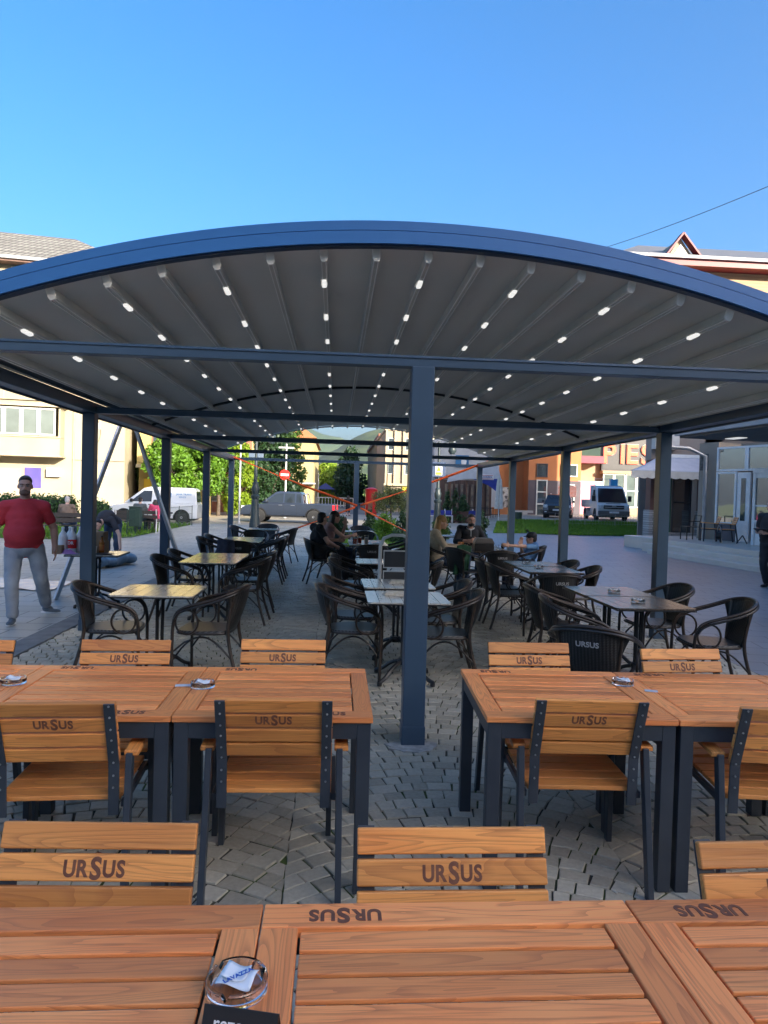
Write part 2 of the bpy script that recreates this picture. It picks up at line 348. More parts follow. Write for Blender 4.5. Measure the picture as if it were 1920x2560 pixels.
# ================================================================== PERGOLA
YB = [4.737+3.728*i for i in range(5)]; ZB = 2.534
def arch(X, top=3.494): return top-.0618*(X-.53)**2
def pergola():
    t = thing('pergola', (XC, 12, 0), 'large anthracite pergola with arched grey fabric roof, ceiling lights and steel posts', 'pergola')
    t.location = (0, 0, 0)
    def post(x, y, s=.075, name='post'):
        b = MB(); b.box(x-s, x+s, y-s, y+s, 0, ZB+.0); o = b.build(name, PERG, t, bevel=.006)
        f = MB(); f.box(x-s-.004, x+s+.004, y-s-.004, y+s+.004, 0, .13); f.build('base_cover', PERG, o, bevel=.003)
    for y in YB:
        post(XL, y, .07); post(XR, y, .07)
    post(XC, YB[0]); post(XC, YB[4], .07)
    for y in YB:
        b = MB(); b.box(XL+.08, XR-.08, y-.05, y+.05, ZB+.001, ZB+.075); b.box(XL+.08, XR-.08, y-.058, y+.058, ZB+.055, ZB+.066); b.build('cross_beam', PERG, t, bevel=.004)
    for x, s in ((XL, -1), (XR, 1)):
        b = MB(); b.box(x-.075, x+.075, YB[0]-.25, YB[4]+.08, ZB+.002, ZB+.12); b.build('side_beam', PERG, t, bevel=.008)
        b = MB(); b.prism([(x+s*.08, ZB-.02), (x+s*.26, ZB+.04), (x+s*.27, ZB+.20), (x+s*.25, ZB+.20), (x+s*.245, ZB+.06), (x+s*.08, ZB+.02)], YB[0]-.25, YB[4]+.1); b.build('gutter', PERG, t, bevel=.004)
        b = MB(); b.box(x-s*.09, x-s*.19, YB[0]-.1, 17.0, ZB+.13, ZB+.17); b.build('cable_tray', M('near_black_trim', (.03, .03, .032), None, 5, .5), t)  # near-black strip along the inner side of each side beam
    # the arched front: two fascia bands with a groove, and the soffit behind
    Xs = [XL-.28+(XR-XL+.56)*i/60 for i in range(61)]
    def band(z0, z1, y0, y1, name, mat=PERG, bev=.004):
        b = MB(); vs = []
        for X in Xs:
            for z, y in ((z0, y0), (z1, y0), (z1, y1), (z0, y1)): vs.append((X, y, arch(X)+z))
        fs = [(i*4+k, i*4+(k+1) % 4, i*4+4+(k+1) % 4, i*4+4+k) for i in range(60) for k in range(4)]+[(0, 1, 2, 3), (243, 242, 241, 240)]
        b.add(vs, fs); return b.build(name, mat, t, smooth=40)
    band(-.062, 0, 4.70, 4.77, 'fascia', ARCHSKY); band(-.150, -.068, 4.695, 4.77, 'fascia', ARCHSKY); band(-.162, -.146, 4.715, 4.775, 'arch_soffit', M('deep_blue_trim', (.02, .035, .075), None, 4, .4))
    band(-.150, -.0, 4.77, 4.785, 'arch_backing', PERG)
    # ribs, fabric, lamps
    yend = 17.0; FAB = M('canopy_fabric', (.68, .67, .62), (.60, .59, .55), 1.2, .75, bump=.5, bs=2.2, stretch=(1, .4, 1))
    RIB = M('rib_aluminium', (.92, .90, .85), (.86, .84, .79), 3, .45); RIBD = M('rib_cover', (.66, .63, .56), (.58, .56, .50), 3, .6); CAP = M('rib_cap', (.85, .82, .75), None, 8, .5)
    sp = .35588; xs = [-2.25936+sp*j for j in range(-1, 18)]
    for x in xs:
        z = arch(x, 3.27); sl = atan2(-.1236*(x-.53), 1); R = Matrix.Rotation(-sl, 3, 'Y')
        b = MB(); b.obox((x, (4.83+yend)/2, z+.040), (.040, yend-4.83, .075), R); o = b.build('rib', RIBD, t, bevel=.006)
        c = MB(); s_ = R @ V((.014, 0, 0)); [c.obox(V((x, (4.83+yend)/2, z+.001))+s_*k, (.006, yend-4.84, .010), R) for k in (-1, 1)]; c.build('rib_rail', RIB, o)
        c = MB(); c.T = Matrix.Translation((x, 4.815, z+.035)) @ R.to_4x4(); w = .027
        c.prism([(-w, .05), (-w, -.02), (-w*.6, -.045), (w*.6, -.045), (w, -.02), (w, .05), (.006, .05), (.006, .038), (-.006, .038), (-.006, .05)], -.012, .012); c.build('rib_cap', CAP, o, bevel=.003)
    ex = [XL+.07]+xs+[XR-.07]
    b = MB(); nn = 6; pr = []
    for i in range(len(ex)-1):
        for k in range(nn):
            u = k/nn; x = ex[i]+(ex[i+1]-ex[i])*u; pr.append((x, arch(x, 3.27)+.074-.10*u*(1-u)*.22+.0))
    pr.append((ex[-1], arch(ex[-1], 3.27)+.074))
    ys = [4.79, 5.2, 8, 10.84, 10.86, 13, 15, yend]
    vs = [(x, y, z+.004*sin(x*9+y)) for y in ys for x, z in pr]+[(x, y, z+.012) for y in ys for x, z in pr]; k = len(pr); q = len(ys)*k
    fs = [(j*k+i, j*k+i+1, j*k+k+i+1, j*k+k+i) for j in range(len(ys)-1) for i in range(k-1)]
    fs += [(q+c[3], q+c[2], q+c[1], q+c[0]) for c in fs]; fs += [(i, i+1, q+i+1, q+i) for i in range(k-1)]+[(q-k+i, q-k+i+1, 2*q-k+i+1, 2*q-k+i) for i in range(k-1)]
    b.add(vs, fs); b.build('canopy_fabric', FAB, t, smooth=60)
    b = MB(); pts = [(x, 10.85, arch(x, 3.27)+.045) for x in [XL+.1+(XR-XL-.2)*i/40 for i in range(41)]]; b.tube(pts, .02, 6); b.build('middle_arch', BLACKP, t)
    b = MB(); pts = [(x, yend+.02, arch(x, 3.27)+.05) for x in [XL+.1+(XR-XL-.2)*i/40 for i in range(41)]]; b.tube(pts, .022, 6); b.build('rear_arch', CAP, t)
    LAMP = M('lamp_diffuser', (1, .98, .93), (1, .98, .93), 5, .4, em=.16); first = None; rest = MB(); nl = 0; ks = sorted(range(9), key=lambda k: abs(k-4))
    def lampshape(b, x, y, z, R):
        b.T = Matrix.Translation((x, y, z-.012)) @ R.to_4x4(); b.mi = 0
        pts = []
        for i in range(12):
            a = 2*pi*i/12; pts.append((.018*cos(a), (.062 if sin(a) >= 0 else -.062)+.018*sin(a)))
        b.prism(pts, -.006, .008, 'xy'); b.mi = 1; b.prism([(p[0]*1.5, p[1]*1.12) for p in pts], .008, .02, 'xy'); b.T = None
    for j in range(12):
        for k in range(9):
            x = -2.25936+.71175*k-(.0 if k < 8 else 0); y = 5.30+1.0*j; z = arch(x, 3.27); R = Matrix.Rotation(-atan2(-.1236*(x-.53), 1), 3, 'Y')
            if j < 11 or k == 4:
                b = MB(); lampshape(b, 0, 0, 0, R)
                if first is None: o = first = b.build('ceiling_light', [LAMP, CAP], t)
                else: b = None
                o = first if nl == 0 else first.copy()
                if nl: C.objects.link(o); o.parent = t
                # every light keeps the tilt of its rib
                if nl and k != 0:
                    me = first.data.copy(); R0 = Matrix.Rotation(-atan2(-.1236*(-2.25936-.53), 1), 4, 'Y'); me.transform(R.to_4x4() @ R0.inverted()); o.data = me
                o.location = (x, y, z); nl += 1
            else: lampshape(rest, x, y, z, R)
    o = rest.build('distant_ceiling_lights', [LAMP, CAP], t); o['kind'] = 'stuff'
pergola()
# ================================================================== WOODEN TABLES AND ARMCHAIRS
def wooden_table():
    t = thing('wooden_table', (0, 0, 0), '-', 'table'); H = .75; h = .4115
    b = WB(); bw = .086; sw = .078
    b.box(-h, h, h-bw, h, H-.026, H); b.box(-h, h, -h, -h+bw, H-.026, H)
    b.box(-h, -h+sw, -h+bw+.0015, h-bw-.0015, H-.026, H-.0005); b.box(h-sw, h, -h+bw+.0015, h-bw-.0015, H-.026, H-.0005)
    top = b.build('tabletop_border', WOODT, t, bevel=.003)
    b = WB(); n = 9; inn = 2*(h-bw)-.006
    for i in range(n):
        y0 = -h+bw+.004+i*(inn-.002)/n; b.box(-h+sw+.006, h-sw-.006, y0, y0+inn/n-.012, H-.012, H-.0015)
    b.build('tabletop_slats', WOODT, t, bevel=.0025)
    for s in (1, -1):
        brand_text('lettering', .040, BRAND, top, Matrix.Translation((-.235*s if s > 0 else .22, s*(h-.045), H+.0004)) @ Matrix.Rotation(pi if s > 0 else 0, 4, 'Z'))
    L_ = .058; e = h-.008
    for sx in (-1, 1):
        for sy in (-1, 1):
            b = MB(); b.box(sx*e, sx*(e-L_), sy*e, sy*(e-L_), 0, H-.027); b.build('leg', METAL, t, bevel=.003)
    b = MB()
    for s in (-1, 1): b.box(-e+L_, e-L_, s*(e-.002), s*(e-.027), H-.095, H-.027); b.box(s*(e-.002), s*(e-.027), -e+L_, e-L_, H-.095, H-.027)
    b.box(-e+.03, e-.03, -.03, .03, H-.05, H-.028)
    b.build('apron', METAL, t, bevel=.002)
    return t
tb = wooden_table(); ub = []
GT = 'square slatted wooden tables pushed together in rows'
T3 = (-.1346, 1.575)
for x, y, rz, lab in (
    (T3[0]-.415, T3[1]-.413, 0, 'nearest row slatted wooden table on the left, a glass ashtray at its right corner'),
    (T3[0]+.412, T3[1]-.413, 0, 'nearest row slatted wooden table in the middle with lettering on its far border'),
    (T3[0]+1.239, T3[1]-.414, -.001, 'nearest row slatted wooden table at the bottom right corner of the photo'),
    (-.6471+.414-.8275*2, 3.728-.41, 0, 'second row wooden table cut off by the left edge of the photo'),
    (-.6471+.414-.8275, 3.728-.413, 0, 'second row wooden table with worn pale border, between two glass ashtrays'),
    (-.6471+.414, 3.728-.413, 0, 'second row wooden table beside the central pergola post, its right side free'),
    (.6936+.396, 3.7475-.43, -.041, 'second row wooden table right of the central pergola post, its left side free'),
    (.6936+1.223, 3.7475-.464, -.041, 'second row wooden table to the right of the ashtray on the right hand pair'),
    (.6936+2.05, 3.7475-.498, -.041, 'second row wooden table mostly beyond the right edge of the photo')):
    inst(tb, ub, (x, y, 0), rz, lab, GT)
def wooden_chair():
    t = thing('wooden_armchair', (0, 0, 0), '-', 'chair')
    def back(z): return -.225-.36*max(0, z-.58)      # y of the front face of the back bars
    tl = atan2(-.36, 1); R = Matrix.Rotation(-tl, 3, 'X')
    sl = []
    b = WB()
    for i in range(4):
        zc = .819-i*.0665; b.obox((0, back(zc)+.011, zc), (.47, .02, .0605), R)
    bk = b.build('backrest', WOOD, t, bevel=.004)
    for s in (1, -1):
        zc = .7525; yy = back(zc)+.011+s*(.0106)
        up = R @ V((0, 0, 1)); brand_text('lettering', .037, BRAND, bk, frame((0, yy, zc), (-s, 0, 0), up))
    b = WB(); n = 5
    for i in range(n):
        y0 = .225-i*.088; b.box(-.236, .236, y0-.081, y0, .425, .445)
    b.build('seat', WOOD, t, bevel=.004)
    for s in (-1, 1):
        b = WB(); b.obox((s*.275, .01, .625), (.058, .45, .022), Matrix.Rotation(radians(3), 3, 'X')); b.build('armrest', WOOD, t, bevel=.005)
        b = MB(); x = s*.2125; b.bar((x, back(.845)-.006, .845), (x, back(.58)-.006, .578), .042, .008, (0, 1, 0)); b.bar((x, back(.5)-.006, .582), (x, back(.4)+.002, .37), .042, .008, (0, 1, 0)); u = b.build('back_upright', METAL, t, bevel=.002)
        for i in range(4):
            for d in (-.024, .024):
                bb = MB()
                z = .812-i*.101+d; bb.lathe([(.0045, -.002), (.004, .003), (0, .004)], 8, (x, back(z)-.012, z), Matrix.Rotation(pi/2, 3, 'X')); bb.build('bolt', STEEL, u, smooth=40)
        for nm, y0, y1 in (('front_leg', .21, .225), ('rear_leg', -.205, -.30)):
            b = MB(); b.bar((s*.268, y0, .614), (s*.275, y1, 0), .026, .045, (0, 1, 0)); b.build(nm, METAL, t, bevel=.003)
    b = MB()
    for s in (-1, 1): b.box(s*.256, s*.237, -.21, .215, .395, .424)
    b.box(-.256, .256, .19, .214, .385, .4245); b.box(-.235, .235, -.12, -.09, .40, .4243)
    b.build('seat_frame', METAL, t, bevel=.003)
    return t
wc = wooden_chair(); uw = []
GC = 'slatted wooden armchairs with anthracite frames at the wooden tables'
for x, y, rz, lab in (
    (-.565, 1.455, pi-.035, 'wooden armchair facing the camera behind the nearest left table, slightly turned'),
    (.31, 1.42, pi, 'wooden armchair facing the camera behind the nearest middle table, bold swirling grain on top slat'),
    (1.145, 1.345, pi+.03, 'wooden armchair cut off by the right edge, behind the nearest right table'),
    (-1.075, 3.06, .05, 'wooden armchair seen from behind at the left table of the second row, angled'),
    (-.225, 3.13, 0, 'wooden armchair seen from behind left of the central pergola post'),
    (1.10, 3.155, -.05, 'wooden armchair seen from behind at the table right of the central post'),
    (1.945, 3.04, -.12, 'wooden armchair seen from behind, cut off by the right edge of the photo'),
    (-1.93, 3.56, pi-.04, 'wooden armchair across the second row, cut off by the left edge of the photo'),
    (-1.105, 3.6, pi+.03, 'wooden armchair across the second row in front of the leftmost rattan table'),
    (-.27, 3.665, pi, 'wooden armchair across the second row, last before the central pergola post'),
    (1.127, 3.67, pi, 'wooden armchair across the second row, first right of the central post'),
    (1.985, 3.555, pi+.05, 'wooden armchair across the second row to the right of the black rattan backrest')):
    inst(wc, uw, (x, y, 0), rz, lab, GC)
# ================================================================== BUILDINGS
CREAM = M('cream_plaster', (.38, .33, .225), (.33, .285, .195), .6, .85, bump=.1, bs=8)
YELL = M('yellow_plaster', (.42, .32, .12), (.38, .29, .10), .6, .85)
WHITEW = M('white_window_frame', (.6, .6, .57), None, 5, .5)
PALEG = glass_mat('pale_pane', (.07, .09, .085), .1)
GREYW = M('grey_plaster', (.38, .37, .36), (.32, .31, .30), 1.5, .85)
ROOFT = None
def tile_mat(name, c1, c2, sx, sy, axis='Object'):
    m, n, b = nodes(name); tc = N(n, 'TexCoord'); w = N(n, 'TexWave', Scale=sx, bands_direction='X'); L(n, tc.outputs['Object'], w.inputs[0])
    w2 = N(n, 'TexWave', Scale=sy, bands_direction='Z'); L(n, tc.outputs['Object'], w2.inputs[0])
    nz = N(n, 'TexNoise', Scale=.8, Detail=5); L(n, tc.outputs['Object'], nz.inputs[0])
    f = math_(n, 'MULTIPLY', ramp(n, w.outputs[1], 0, .25), ramp(n, w2.outputs[1], 0, .2))
    L(n, lerp(n, f, tuple(v*.35 for v in c1), lerp(n, ramp(n, nz.outputs[0], .35, .65), c1, c2)), b.inputs['Base Color']); b.inputs['Roughness'].default_value = .8
    bp = N(n, 'Bump', Strength=.6, Distance=.05); L(n, f, bp.inputs['Height']); L(n, bp.outputs[0], b.inputs['Normal']); return m
def win(par, T, a0, a1, h0, h1, nx=1, ny=1, fr=WHITEW, gl=None, fw=.07, o=0., split=()):
    b = MB(); b.T = T; b.box(a0, a1, h0, h0+fw, o, o+.06); b.box(a0, a1, h1-fw, h1, o, o+.06); b.box(a0, a0+fw, h0+fw, h1-fw, o, o+.06); b.box(a1-fw, a1, h0+fw, h1-fw, o, o+.06)
    for i in range(1, nx): x = a0+(a1-a0)*i/nx; b.box(x-fw*.6, x+fw*.6, h0+fw, h1-fw, o, o+.055)
    for i in range(1, ny): z = h0+(h1-h0)*i/ny; b.box(a0+fw, a1-fw, z-fw*.5, z+fw*.5, o, o+.05)
    w = b.build('window', fr, par); b = MB(); b.T = T; b.box(a0+fw*.5, a1-fw*.5, h0+fw*.5, h1-fw*.5, o+.008, o+.02); b.build('pane', gl or GLASS, w); return w
def part(par, T, name, mat, *boxes, bevel=0):
    b = MB(); b.T = T
    for x in boxes: b.box(*x)
    return b.build(name, mat, par, bevel=bevel)
def flat(par, T, name, mat, poly, o0, o1):
    b = MB(); b.T = T; b.prism(poly, o0, o1, 'xy'); return b.build(name, mat, par)
UP = (0, 0, 1)
# --- cream block on the left
def left_block():
    t = thing('apartment_building', (-17, 44, 0), 'tall cream apartment block on the left with grey tiled roof and glazed balcony row', 'building'); t.location = (0, 0, 0)
    T = frame((-12.95, 44.2, 0), (.988, .15, 0), UP)
    part(t, T, 'wall', CREAM, (-16, 0, -.1, 14.6, -12, 0))
    part(t, T, 'bay', CREAM, (-16, -3.45, 3.45, 4.55, 0, 1.15), (-16, -3.45, 6.35, 14.6, 0, 1.15)) 
    part(t, T, 'ledge', M('ledge', (.45, .37, .25), None, 3, .8), (-16, -3.3, 6.28, 6.36, 0, 1.32), (-16, -3.4, 4.5, 4.58, 1.1, 1.22), (-16, -3.35, 3.38, 3.46, 0, 1.2), (-16, -3.3, 6.62, 6.68, 1.1, 1.3))
    part(t, T, 'bay_side', CREAM, (-3.55, -3.45, 4.5, 6.3, 0, 1.1))
    for i in range(4): win(t, T, -7.4+i*.93, -6.5+i*.93, 4.62, 6.2, 1, 1, WHITEW, PALEG, .09, 1.08)
    for i in range(6): win(t, T, -16+i*1.35, -14.75+i*1.35, 4.62, 6.2, 1, 1, WHITEW, PALEG, .09, 1.08)
    for i in range(4): win(t, T, -15.2+i*3, -13.6+i*3, 12.9, 14.2, 2, 1, WHITEW, GLASS, .08, 1.16)
    b = MB(); b.T = T
    for i in range(7): b.box(-16+i*1.9, -15.97+i*1.9, 6.7, 8.6, 1.15, 1.165)
    b.build('panel_joint', M('joint', (.45, .41, .33), None, 5, .8), t)
    part(t, T, 'downpipe', M('ledge', (0, 0, 0)), (-2.95, -2.87, 0, 14.5, .01, .09))
    b = MB(); b.T = T
    b.add([(-17, 14.6, 2), (.9, 14.6, 2), (.9, 14.6, -13), (-17, 14.6, -13), (-17, 18.1, -5), (-4.0, 18.1, -5)], [(0, 1, 5, 4), (1, 2, 5), (2, 3, 4, 5), (0, 1, 2, 3), (3, 0, 4)])
    b.build('roof', tile_mat('grey_roof_tiles', (.17, .16, .14), (.25, .24, .21), .9, .75), t)
    part(t, T, 'gutter', M('gutter_white', (.35, .35, .37), None, 4, .5), (-17, 1, 14.42, 14.6, 1.9, 2.05)); part(t, T, 'eave', M('eave_brown', (.16, .09, .07), None, 4, .7), (-17, .9, 14.3, 14.45, 0, 1.9))
    part(t, T, 'poster', M('purple_poster', (.10, .075, .30), (.07, .055, .24), 1.2, .5), (-5.6, -4.7, 1.55, 2.75, .01, .06))
    a = part(t, T, 'air_conditioner', WHITEP, (-4.35, -3.6, 2.25, 2.75, .02, .32)); 
    part(t, T, 'doorway', M('door_recess', (.42, .34, .26), (.36, .3, .24), 2, .7), (-9.6, -5.8, .1, 2.7, .005, .03))
    part(t, T, 'vent', GREYW, (-1.75, -1.4, 5.2, 5.6, .01, .05)); part(t, T, 'vent', GREYW, (-1.3, -.95, 2.4, 2.75, .01, .05))
    b = MB(); b.T = T; b.tube([(-1.9+.5*sin(i*.35), 6.3-i*.28, .03) for i in range(10)], .012, 5); b.tube([(-3.0, 3.3, .03), (-1.2, 3.28, .03), (.0, 3.3, .03)], .012, 5); b.build('wall_cable', BLACKP, t)
    return t
left_block()
def yellow_block():
    t = thing('yellow_house', (0, 0, 0), 'yellow plastered house wing with brown window and bright yellow box beside the cream block', 'building')
    T = frame((-12.85, 46.5, 0), (.988, .15, 0), UP)
    part(t, T, 'wall', YELL, (0, 4.6, 3.2, 9.5, -7, 0), (0, 4.6, -.1, 3.2, -7, -1.2), (3.9, 4.6, -.1, 3.2, -1.2, 0))
    part(t, T, 'slab_edge', CREAM, (-.05, 4.65, 3.05, 3.25, -.5, .12))
    win(t, T, .9, 2.1, 4.5, 6.0, 3, 1, M('brown_frame', (.22, .1, .05), None, 4, .6), GLASS, .08)
    part(t, T, 'yellow_box', M('yellow_metal', (.6, .38, .005), (.55, .35, .005), 3, .5), (.35, 1.3, .9, 2.35, -1.2, -.9), bevel=.03)
    b = MB(); b.T = T; b.lathe([(.25, -.1), (.32, 0), (.32, .12), (.2, .2)], 14, (3.0, 3.3, .3)); b.build('satellite_dish', GREYW, t)
    b = MB(); b.T = T; b.tube([(-.0, 3.4, .15), (1.5, 3.1, .16), (4.6, 3.3, .15)], .015, 5); b.build('wall_cable', BLACKP, t)
    part(t, T, 'roof', M('red_brown_roof', (.25, .1, .06), None, 5, .8), (-.3, 5, 9.5, 9.8, -7.3, .4))
yellow_block()
def salmon():
    t = thing('salmon_house', (0, 0, 0), 'salmon pink house with white shop window behind the left trees', 'building')
    T = frame((-15.5, 58, 0), (1, .05, 0), UP); SM = M('salmon_plaster', (.42, .16, .09), (.37, .14, .08), 1, .85)
    part(t, T, 'wall', SM, (-3, 8, -.1, 8.5, -8, 0)); part(t, T, 'cornice', CREAM, (-3.2, 8.2, 8.5, 8.8, -8, .3), (-3, 8, 3.3, 3.5, 0, .15))
    for i, a in enumerate((-.2, 2.0, 4.6)): win(t, T, a, a+1.5, .8, 2.9, 2, 2, WHITEW, PALEG); win(t, T, a, a+1.3, 4.6, 6.4, 2, 1)
    part(t, T, 'roof', M('red_brown_roof', 0), (-3.4, 8.4, 8.8, 9.1, -8.4, .5))
salmon()
# --- street in the middle
def mid_buildings():
    Y0 = 80.; t = thing('yellow_building', (0, 0, 0), 'pale yellow street building with orange roof edge behind the pickup truck', 'building')
    T = frame((-3.2, Y0, 0), (1, 0, 0), UP); YM = M('pale_yellow_plaster', (.40, .32, .15), (.36, .29, .13), .5, .85)
    part(t, T, 'wall', YM, (-13, .6, -.1, 7.9, -22, 0))
    b = MB(); b.T = T; b.add([(-13.3, 7.9, .4), (.9, 7.9, .4), (.9, 7.9, -22.4), (-13.3, 7.9, -22.4), (-10, 11, -4), (-3, 11, -4), (-3, 11, -18), (-10, 11, -18)], [(0, 1, 5, 4), (1, 2, 6, 5), (2, 3, 7, 6), (3, 0, 4, 7), (4, 5, 6, 7), (0, 1, 2, 3)])
    b.build('roof', M('orange_roof', (.45, .16, .06), (.36, .12, .05), 4, .8), t)
    for i in range(4):
        for k in range(2): win(t, T, -12+i*3.1, -10.8+i*3.1, 1.2+k*3.4, 2.9+k*3.4, 2, 1)
    part(t, T, 'shop_awning', M('grey_awning', (.4, .42, .44), None, 2, .7), (-6, .9, 2.7, 2.85, 0, 1.6))
    t = thing('terrace_building', (0, 0, 0), 'far pale house with shop canopies on the left of the street', 'building')
    T = frame((-4.0, 118, 0), (1, 0, 0), UP); part(t, T, 'wall', CREAM, (-12, 0, 0, 6.6, -20, 0)); part(t, T, 'roof', M('orange_roof', 0), (-12.5, .5, 6.6, 7, -20, .6))
    for i in range(3): win(t, T, -9+i*3, -7.6+i*3, 3.6, 5.4, 2, 1)
    # long row on the right of the street, facing us
    t = thing('pilastered_block', (0, 0, 0), 'long cream block with vertical pilasters on the right of the street', 'building')
    T = frame((5.2, 76, 0), (1, 0, 0), UP); BE = M('beige_plaster', (.34, .275, .19), (.29, .235, .17), .7, .85)
    part(t, T, 'wall', BE, (0, 9.0, -.1, 8.7, -16, 0)); part(t, T, 'parapet', CREAM, (-.1, 9.1, 8.7, 8.95, -16, .15), (-.1, 9.1, 2.75, 3.0, 0, .35))
    for i in range(10): part(t, T, 'pilaster', CREAM, (i*.93, i*.93+.22, 3.0, 8.7, 0, .25))
    for i in range(9):
        if i % 3 != 1: win(t, T, i*.93+.27, i*.93+.87, 4.0, 5.3, 1, 1, WHITEW, GLASS, .06); win(t, T, i*.93+.27, i*.93+.87, 6.6, 7.9, 1, 1, WHITEW, GLASS, .06)
    for i in range(4): win(t, T, i*1.5+.1, i*1.5+1.4, .3, 2.3, 2, 1, M('dark_frame', (.05, .05, .06), None, 5, .5))
    part(t, T, 'shop_sign', M('yellow_sign', (.55, .47, .04), None, 5, .5), (1.9, 2.8, 2.0, 2.7, .05, .12), (.0, .5, 1.9, 2.15, .05, .12))
    t = thing('street_row', (0, 0, 0), 'further beige row of the same street receding towards the hills', 'building')
    T = frame((5.9, 128, 0), (0, -1, 0), UP)
    part(t, T, 'wall', BE, (0, 35, -.1, 9.3, -14, 0)); part(t, T, 'roof', M('red_brown_roof', 0), (-.3, 35.2, 9.3, 9.8, -14, .5))
    for i in range(11): part(t, T, 'pilaster', CREAM, (i*3.2, i*3.2+.3, 3, 9.3, 0, .3))
    for i in range(10):
        win(t, T, i*3.2+.8, i*3.2+2.6, 4, 5.8, 2, 1); win(t, T, i*3.2+.8, i*3.2+2.6, 6.8, 8.5, 2, 1); win(t, T, i*3.2+.7, i*3.2+2.8, .4, 2.5, 2, 1, M('dark_frame', 0))
mid_buildings()
# --- kiosk, terrace and orange building
def right_far():
    T = frame((7.6, 55, 0), (1, 0, 0), UP)
    t = thing('grey_kiosk_building', (0, 0, 0), 'light grey house with a blue poster left of the orange building', 'building')
    part(t, T, 'wall', M('light_grey_plaster', (.5, .5, .5), (.42, .42, .43), 1, .8), (0, 5.2, -.1, 6.2, -6, 0)); part(t, T, 'fascia', M('dark_frame', 0), (0, 5.2, 3.25, 3.4, 0, .4))
    part(t, T, 'poster', M('blue_poster', (.02, .06, .16), (.05, .2, .4), .8, .4, detail=1), (1.7, 2.75, 4.05, 5.0, .02, .06))
    b = MB(); b.T = T; b.ell((2.35, 4.5, .07), (.22, .34, .02), 12); b.build('poster_egg', WHITEP, t)
    # roof terrace awning with blue valance
    t = thing('terrace_awning', (0, 0, 0), 'white and blue sloping terrace awning with oval logo on brown posts', 'awning')
    T = frame((7.9, 50, 0), (1, 0, 0), UP)
    AW = M('white_canvas', (.62, .63, .66), None, 2, .7); BL = M('royal_blue_canvas', (.02, .04, .30), None, 2, .6)
    flat(t, T, 'canvas', AW, [(0, 2.75), (.15, 3.2), (3.6, 4.15), (3.9, 3.1), (1.2, 3.0)], -.2, .0)
    flat(t, T, 'valance', BL, [(1.9, 3.02), (3.9, 3.1), (3.9, 2.25), (3.75, 2.05), (3.0, 2.6)], -.02, .03)
    lg = part(t, T, 'logo_plate', WHITEP, (2.35, 3.35, 3.0, 3.38, .04, .08), bevel=.02); part(lg, T, 'logo_rim', M('logo_red', (.5, .03, .04), None, 5, .5), (2.4, 3.3, 3.05, 3.08, .081, .09), (2.4, 3.3, 3.30, 3.33, .081, .09))
    text_obj('logo_text', 'LAVAZZA', .17, BL, lg, T @ Matrix.Translation((2.85, 3.19, .095)), .02)
    for a in (.2, 1.4, 2.6, 3.8): part(t, T, 'post', M('brown_wood', (.16, .08, .05), None, 6, .7), (a, a+.12, -.05, 2.9, -.35, -.23))
    part(t, T, 'back_wall', M('brown_cladding', (.13, .07, .05), (.05, .03, .025), 2.5, .7, stretch=(4, 1, .2)), (-.3, 3.9, -.05, 3.0, -3.2, -3.0))
    for i in range(9): part(t, T, 'curtain', M('dark_curtain', (.10, .08, .07), (.22, .17, .12), 3, .8), (.3+i*.4, .5+i*.4, .4, 2.7, -2.95, -2.9))
    b = MB(); b.T = T; b.box(1.6, 3.9, .95, 1.0, -.1, -.06); b.box(1.6, 3.9, .5, .54, -.1, -.06)
    for i in range(12): b.box(1.6+i*.2, 1.63+i*.2, 0, 1.0, -.1, -.06)
    b.build('railing', BLACKP, t)
    # orange building
    OR = M('orange_plaster', (.50, .19, .075), (.44, .16, .06), .7, .85); DP = M('plum_plinth', (.075, .06, .075), (.095, .08, .095), 1, .7)
    t = thing('orange_building', (0, 0, 0), 'orange plastered building with plum grey ground floor and glass door', 'building')
    T = frame((12.35, 56, 0), (1, 0, 0), UP)
    part(t, T, 'wall', OR, (-1.4, 3.1, -.1, 6.4, -6, -1.6), (3.1, 7.4, -.1, 6.4, -6, 0)); part(t, T, 'plinth', DP, (3.1, 7.4, -.05, 3.25, 0, .05))
    part(t, T, 'roof', GREYW, (-1.8, 7.6, 6.4, 6.7, -6.2, .4))
    win(t, T, 3.75, 4.65, .35, 3.3, 1, 3, WHITEW, GLASS, .1, .05); win(t, T, 3.75, 4.65, 3.5, 4.6, 1, 1, M('dark_frame', 0), GLASS, .08, .02); win(t, T, 5.9, 6.9, 1.2, 3.0, 2, 2, WHITEW, GLASS, .08, .05); win(t, T, 5.7, 7.1, 3.6, 4.6, 2, 1, WHITEW, GLASS, .08, .02)
    part(t, T, 'entrance_steps', GREYW, (2.7, 7.4, -.05, .18, .05, 1.1), (2.9, 7.2, .18, .34, .05, .8))
    part(t, T, 'ramp_wall', OR, (-.2, 1.4, -.05, 1.0, 1.6, 1.8))
    b = MB(); b.T = T
    for i in range(5): b.box(-.1+i*.45, .35+i*.45+1.0, -.05+i*.17, .12+i*.17, 1.0, 1.5)
    b.build('ramp_stair', GREYW, t)
    p = thing('billboard', (0, 0, 0), 'large poster board with car photos in front of the orange wall', 'billboard')
    part(p, T, 'panel', M('poster_print', (.45, .42, .40), (.06, .05, .05), 3.5, .5, detail=8, lo=.42, hi=.58), (-.3, 1.75, .95, 2.55, -.3, -.2)); part(p, T, 'frame', GREYW, (-.34, 1.79, 2.55, 2.62, -.32, -.18), (-.34, 1.79, .88, .95, -.32, -.18), (-.2, -.1, 0, .9, -.3, -.22), (1.6, 1.7, 0, .9, -.3, -.22))
    # bay window house with roof sign
    t = thing('corner_shop_building', (0, 0, 0), 'beige corner building with white bay windows under a grey sign board', 'building')
